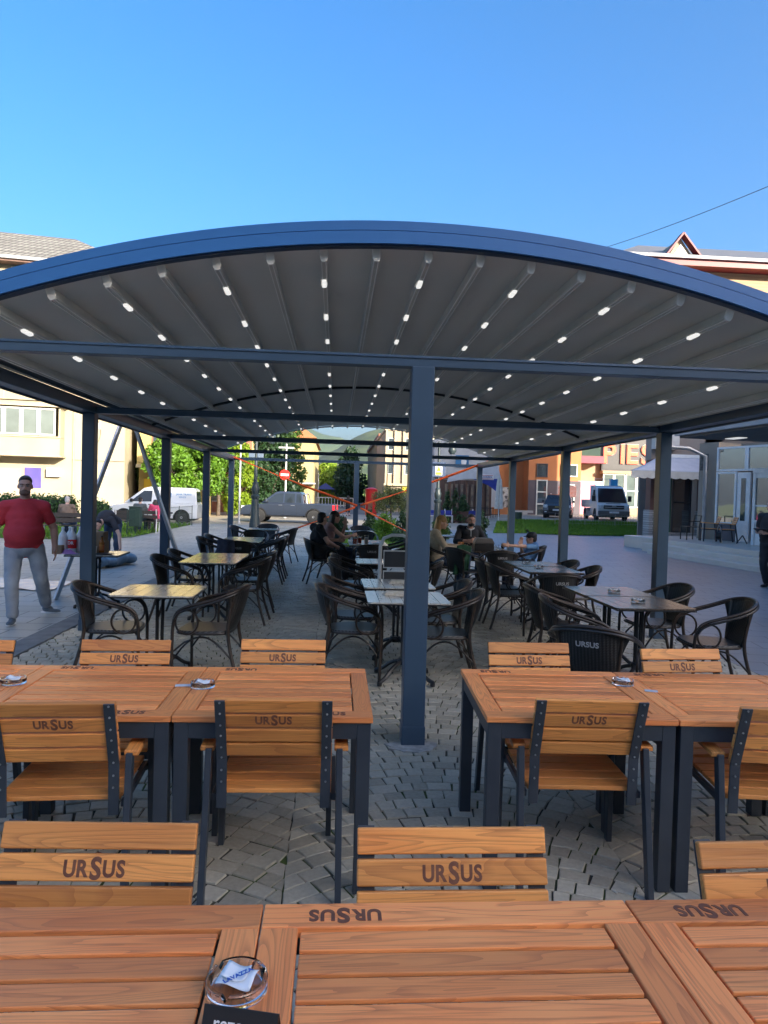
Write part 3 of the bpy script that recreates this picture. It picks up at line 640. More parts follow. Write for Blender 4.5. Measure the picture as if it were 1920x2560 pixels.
    T = frame((19.6, 60, 0), (1, 0, 0), UP)
    BG = M('warm_beige_plaster', (.36, .26, .17), (.31, .23, .15), 1, .85)
    part(t, T, 'wall', BG, (-1.4, 11, -.1, 5.6, -7, 0)); part(t, T, 'fascia', M('sign_grey', (.035, .033, .036), None, 3, .5), (3.2, 9.8, 4.35, 7.2, .1, .5))
    part(t, T, 'canopy', M('maroon_canopy', (.25, .02, .05), None, 3, .5), (-1.4, 3.0, 4.9, 5.5, 0, 1.5))
    for i in range(3): win(t, T, 3.3+i*1.0, 4.25+i*1.0, 1.2, 4.1, 1, 2, WHITEW, PALEG, .09, .6)
    for i in range(3): win(t, T, 6.5+i*1.0, 7.4+i*1.0, 1.2, 4.1, 1, 2, WHITEW, GLASS, .09, .1)
    part(t, T, 'bay_base', BG, (3.2, 6.3, -.05, 1.2, 0, .7), (3.2, 6.3, 4.1, 4.34, 0, .8))
    win(t, T, .1, 1.3, .1, 2.9, 1, 2, M('dark_frame', 0), GLASS); win(t, T, -1.2, -.2, 1.2, 2.8, 2, 1, WHITEW)
    s = thing('shop_sign', (0, 0, 0), 'big orange red roof lettering reading PIES on a grey board', 'sign')
    for i, (ch, a) in enumerate(zip('PIES', (3.55, 4.75, 5.6, 6.9))):
        text_obj('letter', ch, 2.35, M('sign_rim', (.8, .72, .6), None, 5, .5), s, T @ Matrix.Translation((a+.2, 5.72, .56)), .028, .03)
        text_obj('letter', ch, 2.35, M('sign_orange', (.85, .10, .02), None, 5, .45), s, T @ Matrix.Translation((a+.2, 5.72, .63)), .018, .05)
    part(s, T, 'board', M('sign_grey', 0), (3.3, 8.4, 4.5, 6.7, .505, .53))
right_far()
# --- dormer house with awning shop on its ground floor
def dormer_house():
    t = thing('dormer_building', (0, 0, 0), 'tall brick coloured house with red eaves and triangular dormer above the awning shop', 'building')
    T = frame((13.55, 31, 0), (1, 0, 0), UP)
    m, n, b_ = nodes('cream_lap_boards'); tc = N(n, 'TexCoord'); w = N(n, 'TexWave', Scale=2.2, bands_direction='Z', wave_profile='SAW'); L(n, tc.outputs['Object'], w.inputs[0])
    L(n, lerp(n, w.outputs[1], (.30, .19, .11), (.42, .28, .16)), b_.inputs['Base Color']); b_.inputs['Roughness'].default_value = .7
    bp = N(n, 'Bump', Strength=.6, Distance=.03); L(n, w.outputs[1], bp.inputs['Height']); L(n, bp.outputs[0], b_.inputs['Normal'])
    SKW = [(.6, 0), (14, 0), (14, -12), (6.6, -12)]
    def skew(nm, mt, pl, h0, h1): b = MB(); b.T = T; b.prism(pl, h0, h1); return b.build(nm, mt, t)
    skew('upper_wall', m, SKW, 5.0, 12.15)
    skew('red_eaves', M('red_eave', (.20, .012, .02), None, 4, .5), [(-1.5, .75), (14.6, .75), (14.6, -12.5), (6, -12.5)], 12.15, 12.42); part(t, T, 'gutter', M('gutter_white', 0), (-1.6, 14.7, 12.42, 12.55, .6, .9))
    b = MB(); b.T = T; b.add([(-1.6, 12.55, .8), (14.7, 12.55, .8), (14.7, 12.55, -12.6), (6.0, 12.55, -12.6), (2.2, 15.4, -6), (10.5, 15.4, -6)], [(0, 1, 5, 4), (1, 2, 5), (2, 3, 4, 5), (3, 0, 4), (0, 1, 2, 3)])
    b.build('roof', M('dark_slate_roof', (.10, .105, .12), (.13, .135, .15), 2, .6, bump=.3, bs=12, stretch=(1, 1, 6)), t)
    # triangular dormer
    d = MB(); d.T = T; d.prism([(1.1, 12.7), (2.5, 12.7), (1.75, 13.75)], -3.5, -.35, 'xy'); do = d.build('dormer', M('cream_plaster', 0), t)
    flat(do, T, 'dormer_pane', GLASS, [(1.4, 12.9), (2.2, 12.9), (1.76, 13.45)], -.34, -.32)
    b = MB(); b.T = T; b.bar((.85, 12.66, -.2), (1.75, 13.86, -.2), .07, .4, (0, 0, 1)); b.bar((1.75, 13.86, -.2), (2.75, 12.66, -.2), .07, .4, (0, 0, 1)); b.build('dormer_trim', M('red_eave', 0), do)
    # ground floor shop
    BRN = M('brown_column', (.16, .075, .06), (.13, .065, .05), 3, .7); ST = slab_mat('stacked_stone', (.46, .44, .42), (.34, .33, .32), (.14, .13, .13), .30, .085, .8, 0, .012, .8)
    m, n, b_ = nodes('ledge_stone'); tc = N(n, 'TexCoord'); mp = N(n, 'Mapping'); mp.inputs['Rotation'].default_value = (pi/2, 0, 0); L(n, tc.outputs['Object'], mp.inputs[0])
    br = N(n, 'TexBrick', Scale=1.); br.inputs['Brick Width'].default_value = .42; br.inputs['Row Height'].default_value = .1; br.inputs['Mortar Size'].default_value = .008
    for k, c in (('Color1', (.48, .46, .44, 1)), ('Color2', (.30, .29, .28, 1)), ('Mortar', (.10, .1, .1, 1))): br.inputs[k].default_value = c
    L(n, mp.outputs[0], br.inputs[0]); L(n, br.outputs[0], b_.inputs['Base Color']); b_.inputs['Roughness'].default_value = .85
    bp = N(n, 'Bump', Strength=.8, Distance=.03); L(n, br.outputs[1], bp.inputs['Height']); bp.invert = True; L(n, bp.outputs[0], b_.inputs['Normal']); ST = m
    part(t, T, 'ground_floor', M('grey_shopfront', (.30, .26, .23), (.26, .22, .2), 1, .8), (3.1, 3.9, -.05, 5.0, -5, 0), (.6, 3.9, 3.2, 5.0, -.6, 0), (2.4, 3.9, 3.2, 5, -3, -.6), (6.9, 14, -.05, 5, -12, -.3), (3.9, 6.9, -.05, 5, -5, -.3))
    for a in (.35, 2.75):
        part(t, T, 'pillar', BRN, (a+.05, a+.55, 1.35, 3.6, .0, .5)); part(t, T, 'stone_base', ST, (a, a+.62, -.05, 1.36, -.06, .56))
    part(t, T, 'low_wall', ST, (.95, 2.75, -.05, .35, -.1, .2)); part(t, T, 'inner_wall', M('grey_shopfront', 0), (1.2, 3.1, -.05, 3.2, -2.6, -2.5))
    win(t, T, 1.05, 1.75, .35, 3.1, 1, 2, M('green_frame', (.02, .12, .08), None, 4, .5), GLASS, .06, -.35); win(t, T, 1.8, 2.7, .35, 3.1, 1, 2, M('dark_frame', 0), GLASS, .06, -.35)
    a = thing('shop_awning', (0, 0, 0), 'pale blue grey fabric awning with scalloped edge over the stone pillar shop', 'awning')
    b = MB(); b.T = T; AWM = M('awning_canvas', (.42, .45, .52), (.38, .41, .48), 3, .75)
    nn = 26
    top = lambda u: (.7+u*2.6, 3.72, .5); bot = lambda u: (-1.15+u*4.6, 3.02, 2.0)
    b.grid(lambda u, v: tuple(top(u)[k]*(1-v)+bot(u)[k]*v+(-.03*sin(pi*v) if k == 1 else 0) for k in range(3)), 20, 6); o = b.build('canvas', AWM, a, smooth=50); s_ = o.modifiers.new('s', 'SOLIDIFY'); s_.thickness = .012
    b = MB(); b.T = T
    b.grid(lambda u, v: (bot(u)[0], bot(u)[1]-.0-v*(.27+.05*abs(sin(u*pi*13))), 2.005), 130, 3); o = b.build('scalloped_valance', M('valance_canvas', (.5, .49, .46), None, 3, .75), a); s_ = o.modifiers.new('s', 'SOLIDIFY'); s_.thickness = .01
    part(a, T, 'roller_box', WHITEP, (.7, 3.3, 3.70, 3.86, .35, .55))
    part(t, T, 'balcony', M('white_plaster', (.62, .6, .57), None, 2, .8), (.6, 1.7, 4.1, 4.9, 0, .4))
    b = MB(); b.T = T; b.ell((5.0, 3.4, -.28), (.4, .35, .02), 10); b.build('soot_stain', M('soot', (.05, .045, .04), (.2, .18, .16), 6, .9), t)
dormer_house()
# --- glass shopfront with porch on the right
def glass_shop():
    t = thing('glass_shop', (0, 0, 0), 'grey canopied shop with tall glass front and white entrance porch at the right edge', 'building')
    T = frame((13.35, 24.5, 0), (.35, -.937, 0), UP); T2 = frame((10.35, 21.0, 0), (.10, -.995, 0), UP)
    SG = glass_mat('shop_glass', (.05, .055, .05), .03); SG.node_tree.nodes['Principled BSDF'].inputs['IOR'].default_value = 4.0
    LG = M('light_fascia', (.36, .355, .37), (.32, .32, .33), 2, .6); BW = M('taupe_wall', (.30, .25, .20), (.25, .21, .17), 1.5, .8)
    part(t, T, 'wall', BW, (-.5, .32, .42, 3.9, -6, -.05), (.32, 24, .42, 3.9, -9, -1.2)); part(t, T, 'back_volume', GREYW, (0, 30, 4.2, 7.4, -16, -5))
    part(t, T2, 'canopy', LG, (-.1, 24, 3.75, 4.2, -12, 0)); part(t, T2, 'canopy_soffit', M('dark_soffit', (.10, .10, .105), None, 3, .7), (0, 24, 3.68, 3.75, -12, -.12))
    part(t, T2, 'soffit_light', M('soffit_lamp', (1, 1, .97), None, 5, .5, em=.12), (.5, 1.1, 3.66, 3.68, -1.6, -1.3))
    b = MB(); b.T = T; b.tube([(-.55, 3.70, 1.3), (-.3, 3.66, .7), (-.05, 3.4, .15), (-.05, .45, .12)], .07, 8); b.build('downpipe', M('zinc_pipe', (.42, .42, .42), None, 5, .4, .5), t, smooth=50)
    part(t, T, 'soot_mark', M('soot', (.05, .045, .04), (.2, .18, .16), 6, .9), (-.45, -.1, 2.9, 3.5, -.05, -.04))
    win(t, T, .35, 1.55, 2.85, 3.7, 1, 1, WHITEP, SG, .07); win(t, T, 1.55, 5.2, 2.85, 3.7, 2, 1, WHITEP, SG, .07)
    win(t, T, .35, 1.18, 1.0, 2.83, 1, 1, WHITEP, SG, .07); part(t, T, 'plinth', M('dark_plinth', (.10, .10, .12), None, 3, .6), (.35, 1.18, .42, 1.0, -.2, .03))
    WG = M('porch_white', (.8, .8, .8), None, 4, .4)
    part(t, T, 'door_leaf', WG, (1.2, 1.7, .43, 2.8, -.05, .03)); part(t, T, 'door_pane', GLASS, (1.36, 1.54, 1.15, 2.6, .02, .04)); part(t, T, 'shop_pane', GLASS, (1.75, 5.2, .43, 2.8, -.1, -.05))
    p = part(t, T, 'porch', WG, (2.78, 2.86, .43, 2.78, 0, 1.26), (2.78, 5, 2.7, 2.85, 0, 1.3), (2.78, 2.88, .43, 2.7, 1.2, 1.28), (3.9, 4.0, .43, 2.7, 1.2, 1.28), (2.88, 3.9, .43, 1.15, 1.21, 1.25), (2.88, 3.9, 2.55, 2.7, 1.2, 1.27), (2.88, 3.9, 1.15, 1.22, 1.2, 1.28), (2.88, 3.9, 1.65, 1.70, 1.2, 1.28))
    part(p, T, 'porch_pane', SG, (2.88, 3.9, 1.22, 2.55, 1.215, 1.235))
    s = thing('entrance_steps', (0, 0, 0), 'pale stone podium with three long steps below the glass shopfront', 'steps')
    T3_ = frame((11.3, 22.7, 0), (.085, -.996, 0), UP); ST = M('pale_step_stone', (.56, .51, .45), (.48, .44, .39), .9, .35, bump=.05)
    part(s, T3_, 'step', ST, (-3.5, 24, -.02, .42, -9, 0), bevel=.01); part(s, T3_, 'step', ST, (-1.2, 24, -.02, .28, 0, .52), bevel=.01); part(s, T3_, 'step', ST, (.2, 24, -.02, .14, .52, 1.12), bevel=.01)
    d = thing('door_stop', (0, 0, 0), 'small black tripod prop on the podium in front of the white door', 'stand'); b = MB(); b.T = T
    b.bar((2.2, .43, 1.2), (2.3, .7, 1.05), .025, .025); b.bar((2.4, .43, .95), (2.3, .7, 1.05), .025, .025); b.build('prop_legs', BLACKP, d)
glass_shop()
# --- unseen block added behind the camera to shade the square
def rear_block():
    t = thing('rear_shade_block', (0, 0, 0), 'unseen tall grey block added behind the camera to shade the square', 'building')
    T = frame((130, -60, 0), (-1, 0, 0), UP)
    part(t, T, 'wall', M('rear_plaster', (.34, .31, .27), (.3, .27, .24), .4, .85), (0, 150, 0, 38.5, -14, 0))
    for k in range(6):
        b = MB(); b.T = T
        for i in range(35): b.box(2+i*4.1, 4.2+i*4.1, 1+k*6, 3+k*6, 0, .03)
        o = b.build('window_row', GLASS, t)
rear_block()
# ================================================================== HILLS
def hills():
    def ridge(name, Yd, pts, mat, dep=.25, amp=.02, seed=0):
        xs = []; 
        W_ = [(P(px, py, Yd).x, P(px, py, Yd).z) for px, py in pts]
        lo, hi = W_[0][0], W_[-1][0]; nu, nv = 160, 26
        def zr(x):
            for (a, za), (c, zc) in zip(W_, W_[1:]):
                if a <= x <= c: u = (x-a)/(c-a); u = u*u*(3-2*u)*.5+u*.5; return za+(zc-za)*u
            return W_[0][1]
        def fn(u, v):
            x = lo+(hi-lo)*u; h = zr(x); f = sin(pi*min(1, v*1.0)); nz = noise.fractal(V((x/Yd*18+seed, v*5, seed)), .9, 2.1, 5)
            y = Yd*(1+dep*(.5-v)*-1.6); k = 1-abs(v-.6)/.6 if v < .6 else 1-(v-.6)/.8
            return (x*(y/Yd), y, h*max(0, min(1, k))**.8*(y/Yd)+nz*amp*Yd*.35*k*(1-k*.6))
        b = MB(); b.grid(fn, nu, nv); o = b.build(name, mat, smooth=80); o['kind'] = 'structure'
    def hm(name, a, c, s, st=1):
        return M(name, a, c, s, .95, bump=st, bs=s*3, detail=10, lo=.42, hi=.6)
    ridge('far_hill', 2600, [(-2600, 1225), (200, 1100), (560, 1048), (700, 1050), (765, 1060), (790, 1075), (820, 1088), (860, 1092), (885, 1112), (940, 1160), (1300, 1200)], hm('far_forest', (.030, .060, .030), (.055, .085, .035), .006), .2, .012, 3)
    ridge('wooded_hill', 1500, [(600, 1225), (780, 1150), (850, 1118), (872, 1098), (905, 1080), (950, 1070), (1010, 1062), (1200, 1050), (2600, 1060), (4000, 1240)], hm('near_forest', (.022, .045, .015), (.06, .085, .022), .02), .3, .02, 9)
    ridge('foothill', 800, [(-1500, 1225), (500, 1190), (700, 1165), (780, 1163), (830, 1150), (880, 1150), (925, 1160), (1000, 1180), (2600, 1220)], hm('foothill_wood', (.03, .055, .018), (.10, .12, .04), .05), .3, .02, 21)
    ridge('meadow', 520, [(-1200, 1234), (650, 1215), (800, 1200), (850, 1188), (900, 1182), (960, 1196), (1100, 1215), (2600, 1240)], M('meadow_grass', (.14, .22, .03), (.10, .17, .03), .03, .9), .3, .006, 5)
hills()
# ================================================================== RATTAN CHAIRS AND BISTRO TABLES
def wicker_mat():
    m, n, b = nodes('dark_wicker'); tc = N(n, 'TexCoord')
    w1 = N(n, 'TexWave', Scale=28, bands_direction='Z', Distortion=.4); w2 = N(n, 'TexWave', Scale=14, bands_direction='X', Distortion=.3)
    L(n, tc.outputs['Object'], w1.inputs[0]); L(n, tc.outputs['Object'], w2.inputs[0]); f = math_(n, 'MULTIPLY', w1.outputs[1], w2.outputs[1])
    L(n, lerp(n, f, (.012, .011, .011), (.028, .027, .026)), b.inputs['Base Color']); b.inputs['Roughness'].default_value = .42
    bp = N(n, 'Bump', Strength=.7, Distance=.004); L(n, f, bp.inputs['Height']); L(n, bp.outputs[0], b.inputs['Normal']); return m
def seat_mat():
    m, n, b = nodes('striped_seat_weave'); tc = N(n, 'TexCoord'); w = N(n, 'TexWave', Scale=16, bands_direction='DIAGONAL', Distortion=.2); L(n, tc.outputs['Object'], w.inputs[0])
    L(n, lerp(n, ramp(n, w.outputs[1], .45, .6), (.015, .015, .016), (.075, .078, .082)), b.inputs['Base Color']); b.inputs['Roughness'].default_value = .35
    bp = N(n, 'Bump', Strength=.4, Distance=.003); L(n, w.outputs[1], bp.inputs['Height']); L(n, bp.outputs[0], b.inputs['Normal']); return m
WICK, SEATW = wicker_mat(), seat_mat()
CANE = M('brown_cane_tube', (.020, .014, .011), (.042, .027, .019), 12, .34, bump=.15, bs=60)
CANED = M('dark_cane_tube', (.014, .012, .011), (.026, .020, .018), 12, .32, bump=.15, bs=60)
LETW = M('worn_white_lettering', (.5, .5, .5), None, 30, .6)
def hoop_pts(off=0.):
    half = [(.265, .235, 0), (.265, .24, .30), (.268, .235, .52), (.272, .205, .61), (.277, .14, .655), (.285, .02, .69), (.287, -.12, .73), (.265, -.235, .775), (.20, -.31, .81), (.10, -.345, .828)]
    return [V((x+off*(.0 if z < .5 else 1), y, z-off)) for x, y, z in half]+[V((0, -.352, .832-off))]+[V((-x-off*(.0 if z < .5 else 1), y, z-off)) for x, y, z in reversed(half)]
def smoothp(p, k=3):
    for _ in range(k):
        q = [p[0]]
        for a, b in zip(p, p[1:]): q += [a*.75+b*.25, a*.25+b*.75]
        p = q+[p[-1]]
    return p
def rattan_chair(text=None):
    t = thing('rattan_chair', (0, 0, 0), '-', 'chair')
    b = MB(); b.tube(smoothp(hoop_pts(), 2), .0145, 8); b.build('arm_hoop', CANE, t, smooth=60)
    up = [p for p in smoothp(hoop_pts(.022), 2) if p.z > .55]
    b = MB(); b.tube(up, .011, 6); b.build('rail', CANED, t, smooth=60)
    b = MB()
    def bf(u, v):                         # woven back, wide above, narrow at the seat
        a = (u-.5)*2; v2 = v
        top = V((.245*a*(1.0), -.352+.13*abs(a)**2.4, .835-.075*abs(a)**2.2)); bot = V((.17*a, -.215+.012*a*a, .43))
        p = bot.lerp(top, v2); p.y -= .02*sin(pi*v2); k = 1-.10*sin(pi*v2); p.x *= k; return p
    b.grid(bf, 14, 12); w = b.build('back_weave', WICK, t, smooth=60); s = w.modifiers.new('s', 'SOLIDIFY'); s.thickness = .016; s.offset = 0
    if text: text_obj('lettering', text, .052, LETW, w, frame((0, -.358, .715), (1, 0, 0), (0, -.28, 1)), .02, .001)
    b = MB(); pts = []
    for i in range(24):
        a = 2*pi*i/24; cx, cy = cos(a), sin(a); pts.append((.235*abs(cx)**.5*(1 if cx > 0 else -1)*(1-.1*(cy < 0)), .01+.225*abs(cy)**.5*(1 if cy > 0 else -1)))
    b.prism(pts, .425, .448, 'xy'); b.build('seat', SEATW, t, bevel=.006)
    b = MB(); b.tube([(x*1.02, y*1.02, .425) for x, y in pts], .012, 6, closed=True); b.build('seat_ring', CANED, t, smooth=60)
    for s in (-1, 1):
        b = MB(); b.tube([(s*.268, .115+.098*cos(a), .53+.105*sin(a)) for a in [2*pi*i/20 for i in range(20)]], .0095, 6, closed=True); b.build('side_loop', CANE, t, smooth=60)
        b = MB(); b.tube(smoothp([V((s*.205, -.27, .79)), V((s*.185, -.235, .60)), V((s*.175, -.215, .44)), V((s*.195, -.25, .25)), V((s*.225, -.33, 0))], 2), .016, 8); b.build('rear_leg', CANE, t, smooth=60)
        b = MB(); b.tube(smoothp([V((s*.25, .235, .20)), V((s*.24, .12, .36)), V((s*.2, 0, .405)), V((s*.21, -.12, .36)), V((s*.205, -.27, .20))], 2), .009, 6); b.build('side_brace', CANED, t, smooth=60)
    b = MB(); b.tube([(-.26, .235, .27), (0, .22, .30), (.26, .235, .27)], .009, 6); b.build('front_brace', CANED, t, smooth=60)
    return t
def print_mat(name, c1, c2, line, rough):
    m, n, b = nodes(name); tc = N(n, 'TexCoord'); g = N(n, 'NewGeometry'); oi = N(n, 'ObjectInfo')
    rnd = math_(n, 'MULTIPLY', math_(n, 'ADD', g.outputs['Random Per Island'], oi.outputs['Random']), 37.); cv = N(n, 'CombineXYZ'); [L(n, rnd, cv.inputs[i]) for i in range(3)]
    v = vmul(n, tc.outputs['Object'], (1, .55, 1), cv.outputs[0])
    nz = N(n, 'TexNoise', Scale=9, Detail=3, Distortion=1.2); L(n, v, nz.inputs[0]); d = math_(n, 'ABSOLUTE', math_(n, 'SUBTRACT', math_(n, 'FRACT', math_(n, 'MULTIPLY', nz.outputs[0], 5.)), .5))
    ln = ramp(n, d, .06, .02); mk = N(n, 'TexNoise', Scale=4, Detail=1); L(n, v, mk.inputs[0]); ln = math_(n, 'MULTIPLY', ln, ramp(n, mk.outputs[0], .42, .5))
    st = N(n, 'TexNoise', Scale=3, Detail=6); L(n, vmul(n, tc.outputs['Object'], (14, 1, 1), cv.outputs[0]), st.inputs[0])
    L(n, lerp(n, math_(n, 'MULTIPLY', ln, .85), lerp(n, ramp(n, st.outputs[0], .3, .7), c1, c2), line), b.inputs['Base Color']); b.inputs['Roughness'].default_value = rough; return m
PRI = print_mat('printed_laminate', (.52, .50, .45), (.42, .40, .36), (.06, .045, .035), .17)
PRD = print_mat('brown_laminate_dark_reflection', (.14, .105, .08), (.05, .038, .03), (.015, .012, .01), .26)  # brown print, darkened further to stand in for the roof's dark reflection
def bistro_table(mat):
    t = thing('bistro_table', (0, 0, 0), '-', 'table'); h = .362; b = MB(); n = 7; w = 2*h/n
    for i in range(n):
        x0 = -h+i*w; c = .03
        poly = [(x0+.0025, -h+(c if i == 0 else 0)), (x0+.0025, h-(c if i == 0 else 0))]+([(x0+c, h)] if i == 0 else [])
        poly += ([(x0+w-c, h), (x0+w-.0025, h-c), (x0+w-.0025, -h+c), (x0+w-c, -h)] if i == n-1 else [(x0+w-.0025, h), (x0+w-.0025, -h)])
        if i == 0: poly += [(x0+c, -h)]
        b.prism(poly, .737, .75, 'xy')
    b.build('tabletop', mat, t)
    b = MB(); b.box(-h+.006, h-.006, -h+.006, h-.006, .722, .7365); b.box(-.16, .16, -.02, .02, .70, .722); b.box(-.02, .02, -.16, .16, .70, .7215); b.build('top_underside', BLACKP, t, bevel=.004)
    b = MB()
    for i in range(4):
        a = pi/4+i*pi/2; b.tube([(.035*cos(a), .035*sin(a), .70), (.03*cos(a), .03*sin(a), .18)], .011, 6)
    b.lathe([(.05, .68), (.05, .70)], 12); b.lathe([(.05, .20), (.065, .17), (.05, .14)], 12); b.build('pedestal', BLACKP, t, smooth=50)
    for i in range(4):
        a = pi/4+i*pi/2; d = V((cos(a), sin(a), 0)); b = MB(); b.tube(smoothp([d*.04+V((0, 0, .17)), d*.16+V((0, 0, .13)), d*.26+V((0, 0, .05)), d*.34+V((0, 0, .03))], 2), .018, 6); b.lathe([(.022, 0), (.022, .03), (.012, .035)], 10, d*.33); b.build('foot', BLACKP, t, smooth=50)
    return t
pri, prd, up_, ud_ = bistro_table(PRI), bistro_table(PRD), [], []
GB = 'square bistro tables with cast iron feet under the pergola'
L1, L2, L3 = -1.56, .655, 2.79
for p, u, x, y, rz, lab in (
    (pri, up_, L1, 6.48, 0, 'cream printed bistro table nearest in the left row beside the left pergola post'),
    (pri, up_, L1-.04, 9.36, 0, 'cream printed bistro table of the left row second pair, nearer one'),
    (pri, up_, L1-.04, 10.10, .01, 'cream printed bistro table of the left row second pair, farther one'),
    (pri, up_, -1.72, 13.2, .0, 'pale bistro table behind the chair with the dark jacket, nearer of its pair'),
    (pri, up_, -1.76, 13.95, .0, 'pale bistro table of the pair behind the dark jacket chair, farther one'),
    (pri, up_, -1.75, 17.6, .0, 'farthest bistro table of the left row near the lamp post'),
    (pri, up_, L2, 6.33, 0, 'bluish printed bistro table right behind the central post, nearer one of its pair'),
    (pri, up_, L2, 7.30, .015, 'bluish printed bistro table behind the central post, farther one with magazines'),
    (pri, up_, L2, 9.72, 0, 'bluish printed bistro table partly hidden by the white tubular stand'),
    (pri, up_, .62, 13.15, 0, 'bistro table with red iced drinks in front of the man in black'),
    (pri, up_, .62, 13.9, .0, 'bistro table just behind the one carrying the red drinks'),
    (pri, up_, .60, 17.6, 0, 'farthest bistro table of the middle row in front of the shrubs'),
    (prd, ud_, L3, 6.24, 0, 'dark plank bistro table nearest on the right, an ashtray on it'),
    (prd, ud_, L3, 7.00, .0, 'dark plank bistro table of the nearest right pair, farther one'),
    (prd, ud_, L3+.02, 9.05, 0, 'dark plank bistro table of the second right pair, nearer one'),
    (prd, ud_, L3+.04, 9.85, 0, 'dark plank bistro table of the second right pair, farther one'),
    (prd, ud_, 2.72, 12.2, 0, 'dark bistro table with black box, where the bearded man sits, nearer one'),
    (prd, ud_, 2.72, 12.95, 0, 'dark bistro table before the bearded man carrying the cake plate'),
    (prd, ud_, 2.6, 16.6, 0, 'far dark bistro table behind the bearded man'),
    (pri, up_, -3.33, 10.2, 0.05, 'small work table by the left post loaded with bottles and boxes')):
    inst(p, u, (x, y, .012 if x > -3 else .0), rz, lab, GB)
ra, rt, ua_, ut_ = rattan_chair(), rattan_chair('URSUS'), [], []
GR_ = 'dark rattan armchairs around the bistro tables'
E_, W_, S_, N_ = -pi/2, pi/2, pi, 0      # facing right, left, towards the camera, away
for k, x, y, rz, lab in (
    (0, -1.92, 6.36, E_+.12, 'rattan armchair left of the nearest cream table, beside the left pergola post'),
    (0, -1.10, 6.36, W_-.12, 'rattan armchair right of the nearest cream table, turned towards it'),
    (0, -1.95, 9.10, E_-.05, 'nearer rattan armchair left of the second cream table pair'),
    (0, -1.95, 10.0, E_+.05, 'farther rattan armchair left of the second cream table pair'),
    (0, -1.16, 9.05, W_-.05, 'nearer rattan armchair right of the second cream table pair'),
    (0, -1.16, 9.95, W_+.1, 'farther rattan armchair right of the second cream table pair'),
    (1, -1.62, 12.2, N_, 'rattan armchair with a dark jacket over its back and pale lettering'),
    (0, -2.13, 12.9, E_, 'nearer rattan armchair on the left of the third left row table pair'),
    (0, -2.13, 13.7, E_, 'farther rattan armchair on the left of the third left row table pair'),
    (0, -1.25, 13.0, W_, 'nearer rattan armchair on the right of the third left row table pair'),
    (0, -1.25, 13.9, W_, 'farther rattan armchair on the right of the third left row table pair'),
    (0, -1.72, 15.1, S_, 'rattan armchair facing the camera behind the third left row tables'),
    (0, -2.2, 17.4, E_-.2, 'rattan armchair left of the farthest left row table'),
    (0, -1.75, 18.3, S_, 'farthest rattan armchair of the left row facing the camera by the lamp post'),
    (0, -1.25, 17.0, W_-.3, 'rattan armchair right of the farthest left row table, its back to the aisle'),
    (0, .19, 6.48, E_, 'nearest rattan armchair left of the bluish tables behind the central post'),
    (0, .24, 7.2, E_+.05, 'second rattan armchair left of the bluish tables behind the central post'),
    (0, 1.00, 6.3, W_-.1, 'nearest rattan armchair right of the central post'),
    (0, 1.02, 7.0, W_, 'second rattan armchair right of the central post, behind the nearest one'),
    (0, .28, 9.1, E_-.15, 'nearer rattan armchair left of the table with the white stand'),
    (0, .30, 9.75, E_-.1, 'farther rattan armchair left of the table with the white stand'),
    (0, 1.06, 9.1, W_-.2, 'rattan armchair just right of the post in front of the blonde woman'),
    (1, .62, 12.05, N_, 'rattan armchair with its back to the camera in front of the red drinks'),
    (0, -.22, 13.2, E_+.2, 'rattan armchair in which the man in black sits'),
    (0, .0, 14.1, E_, 'rattan armchair of the long haired woman beside the man in black'),
    (0, .66, 15.7, S_, 'rattan armchair facing the camera behind the table with red drinks'),
    (0, 1.15, 13.0, W_+.1, 'rattan armchair right of the red drinks table, nearer one'),
    (0, 1.15, 13.8, W_, 'rattan armchair right of the red drinks table, farther one'),
    (0, .66, 18.5, S_, 'farthest rattan armchair of the middle row before the shrubs'),
    (0, .05, 17.3, E_-.4, 'rattan armchair left of the farthest middle table beside the potted pine'),
    (1, 1.86, 4.82, -.55, 'closest rattan armchair with white lettering behind the wooden chairs on the right'),
    (0, 2.14, 5.95, E_-.2, 'nearest rattan armchair left of the dark tables on the right'),
    (0, 2.22, 6.75, E_-.05, 'second rattan armchair left of the nearest dark tables'),
    (0, 3.36, 6.05, W_-.12, 'nearest rattan armchair on the far right of the dark tables, striped seat'),
    (0, 3.28, 7.0, W_+.05, 'rattan armchair right of the nearest dark tables beside the right post'),
    (1, 2.58, 8.15, N_, 'rattan armchair with back lettering at the near end of the second right tables'),
    (0, 2.32, 9.0, E_, 'nearer rattan armchair left of the second right table pair'),
    (0, 2.30, 9.6, E_, 'farther rattan armchair left of the second right table pair'),
    (0, 3.05, 8.85, W_-.1, 'nearer rattan armchair right of the second right table pair'),
    (0, 3.02, 9.6, W_, 'farther rattan armchair right of the second right table pair'),
    (1, 2.66, 11.35, N_, 'rattan armchair with its back to the camera at the table of the bearded man'),
    (0, 1.95, 12.4, E_-.3, 'rattan armchair in which the blonde woman sits'),
    (0, 2.2, 11.7, E_+.6, 'rattan armchair with a dark green jacket beside the blonde woman'),
    (0, 3.48, 12.6, W_-.2, 'rattan armchair in which the child with the cap sits'),
    (0, 2.72, 14.0, S_, 'rattan armchair in which the bearded man sits'),
    (0, 2.2, 16.3, N_-.3, 'rattan armchair left of the far dark table behind the blonde woman'),
    (0, 2.25, 17.3, S_+.2, 'rattan armchair facing the camera at the far dark table')):
    inst((ra, rt)[k], (ua_, ut_)[k], (x, y, .012), rz, lab, GR_)
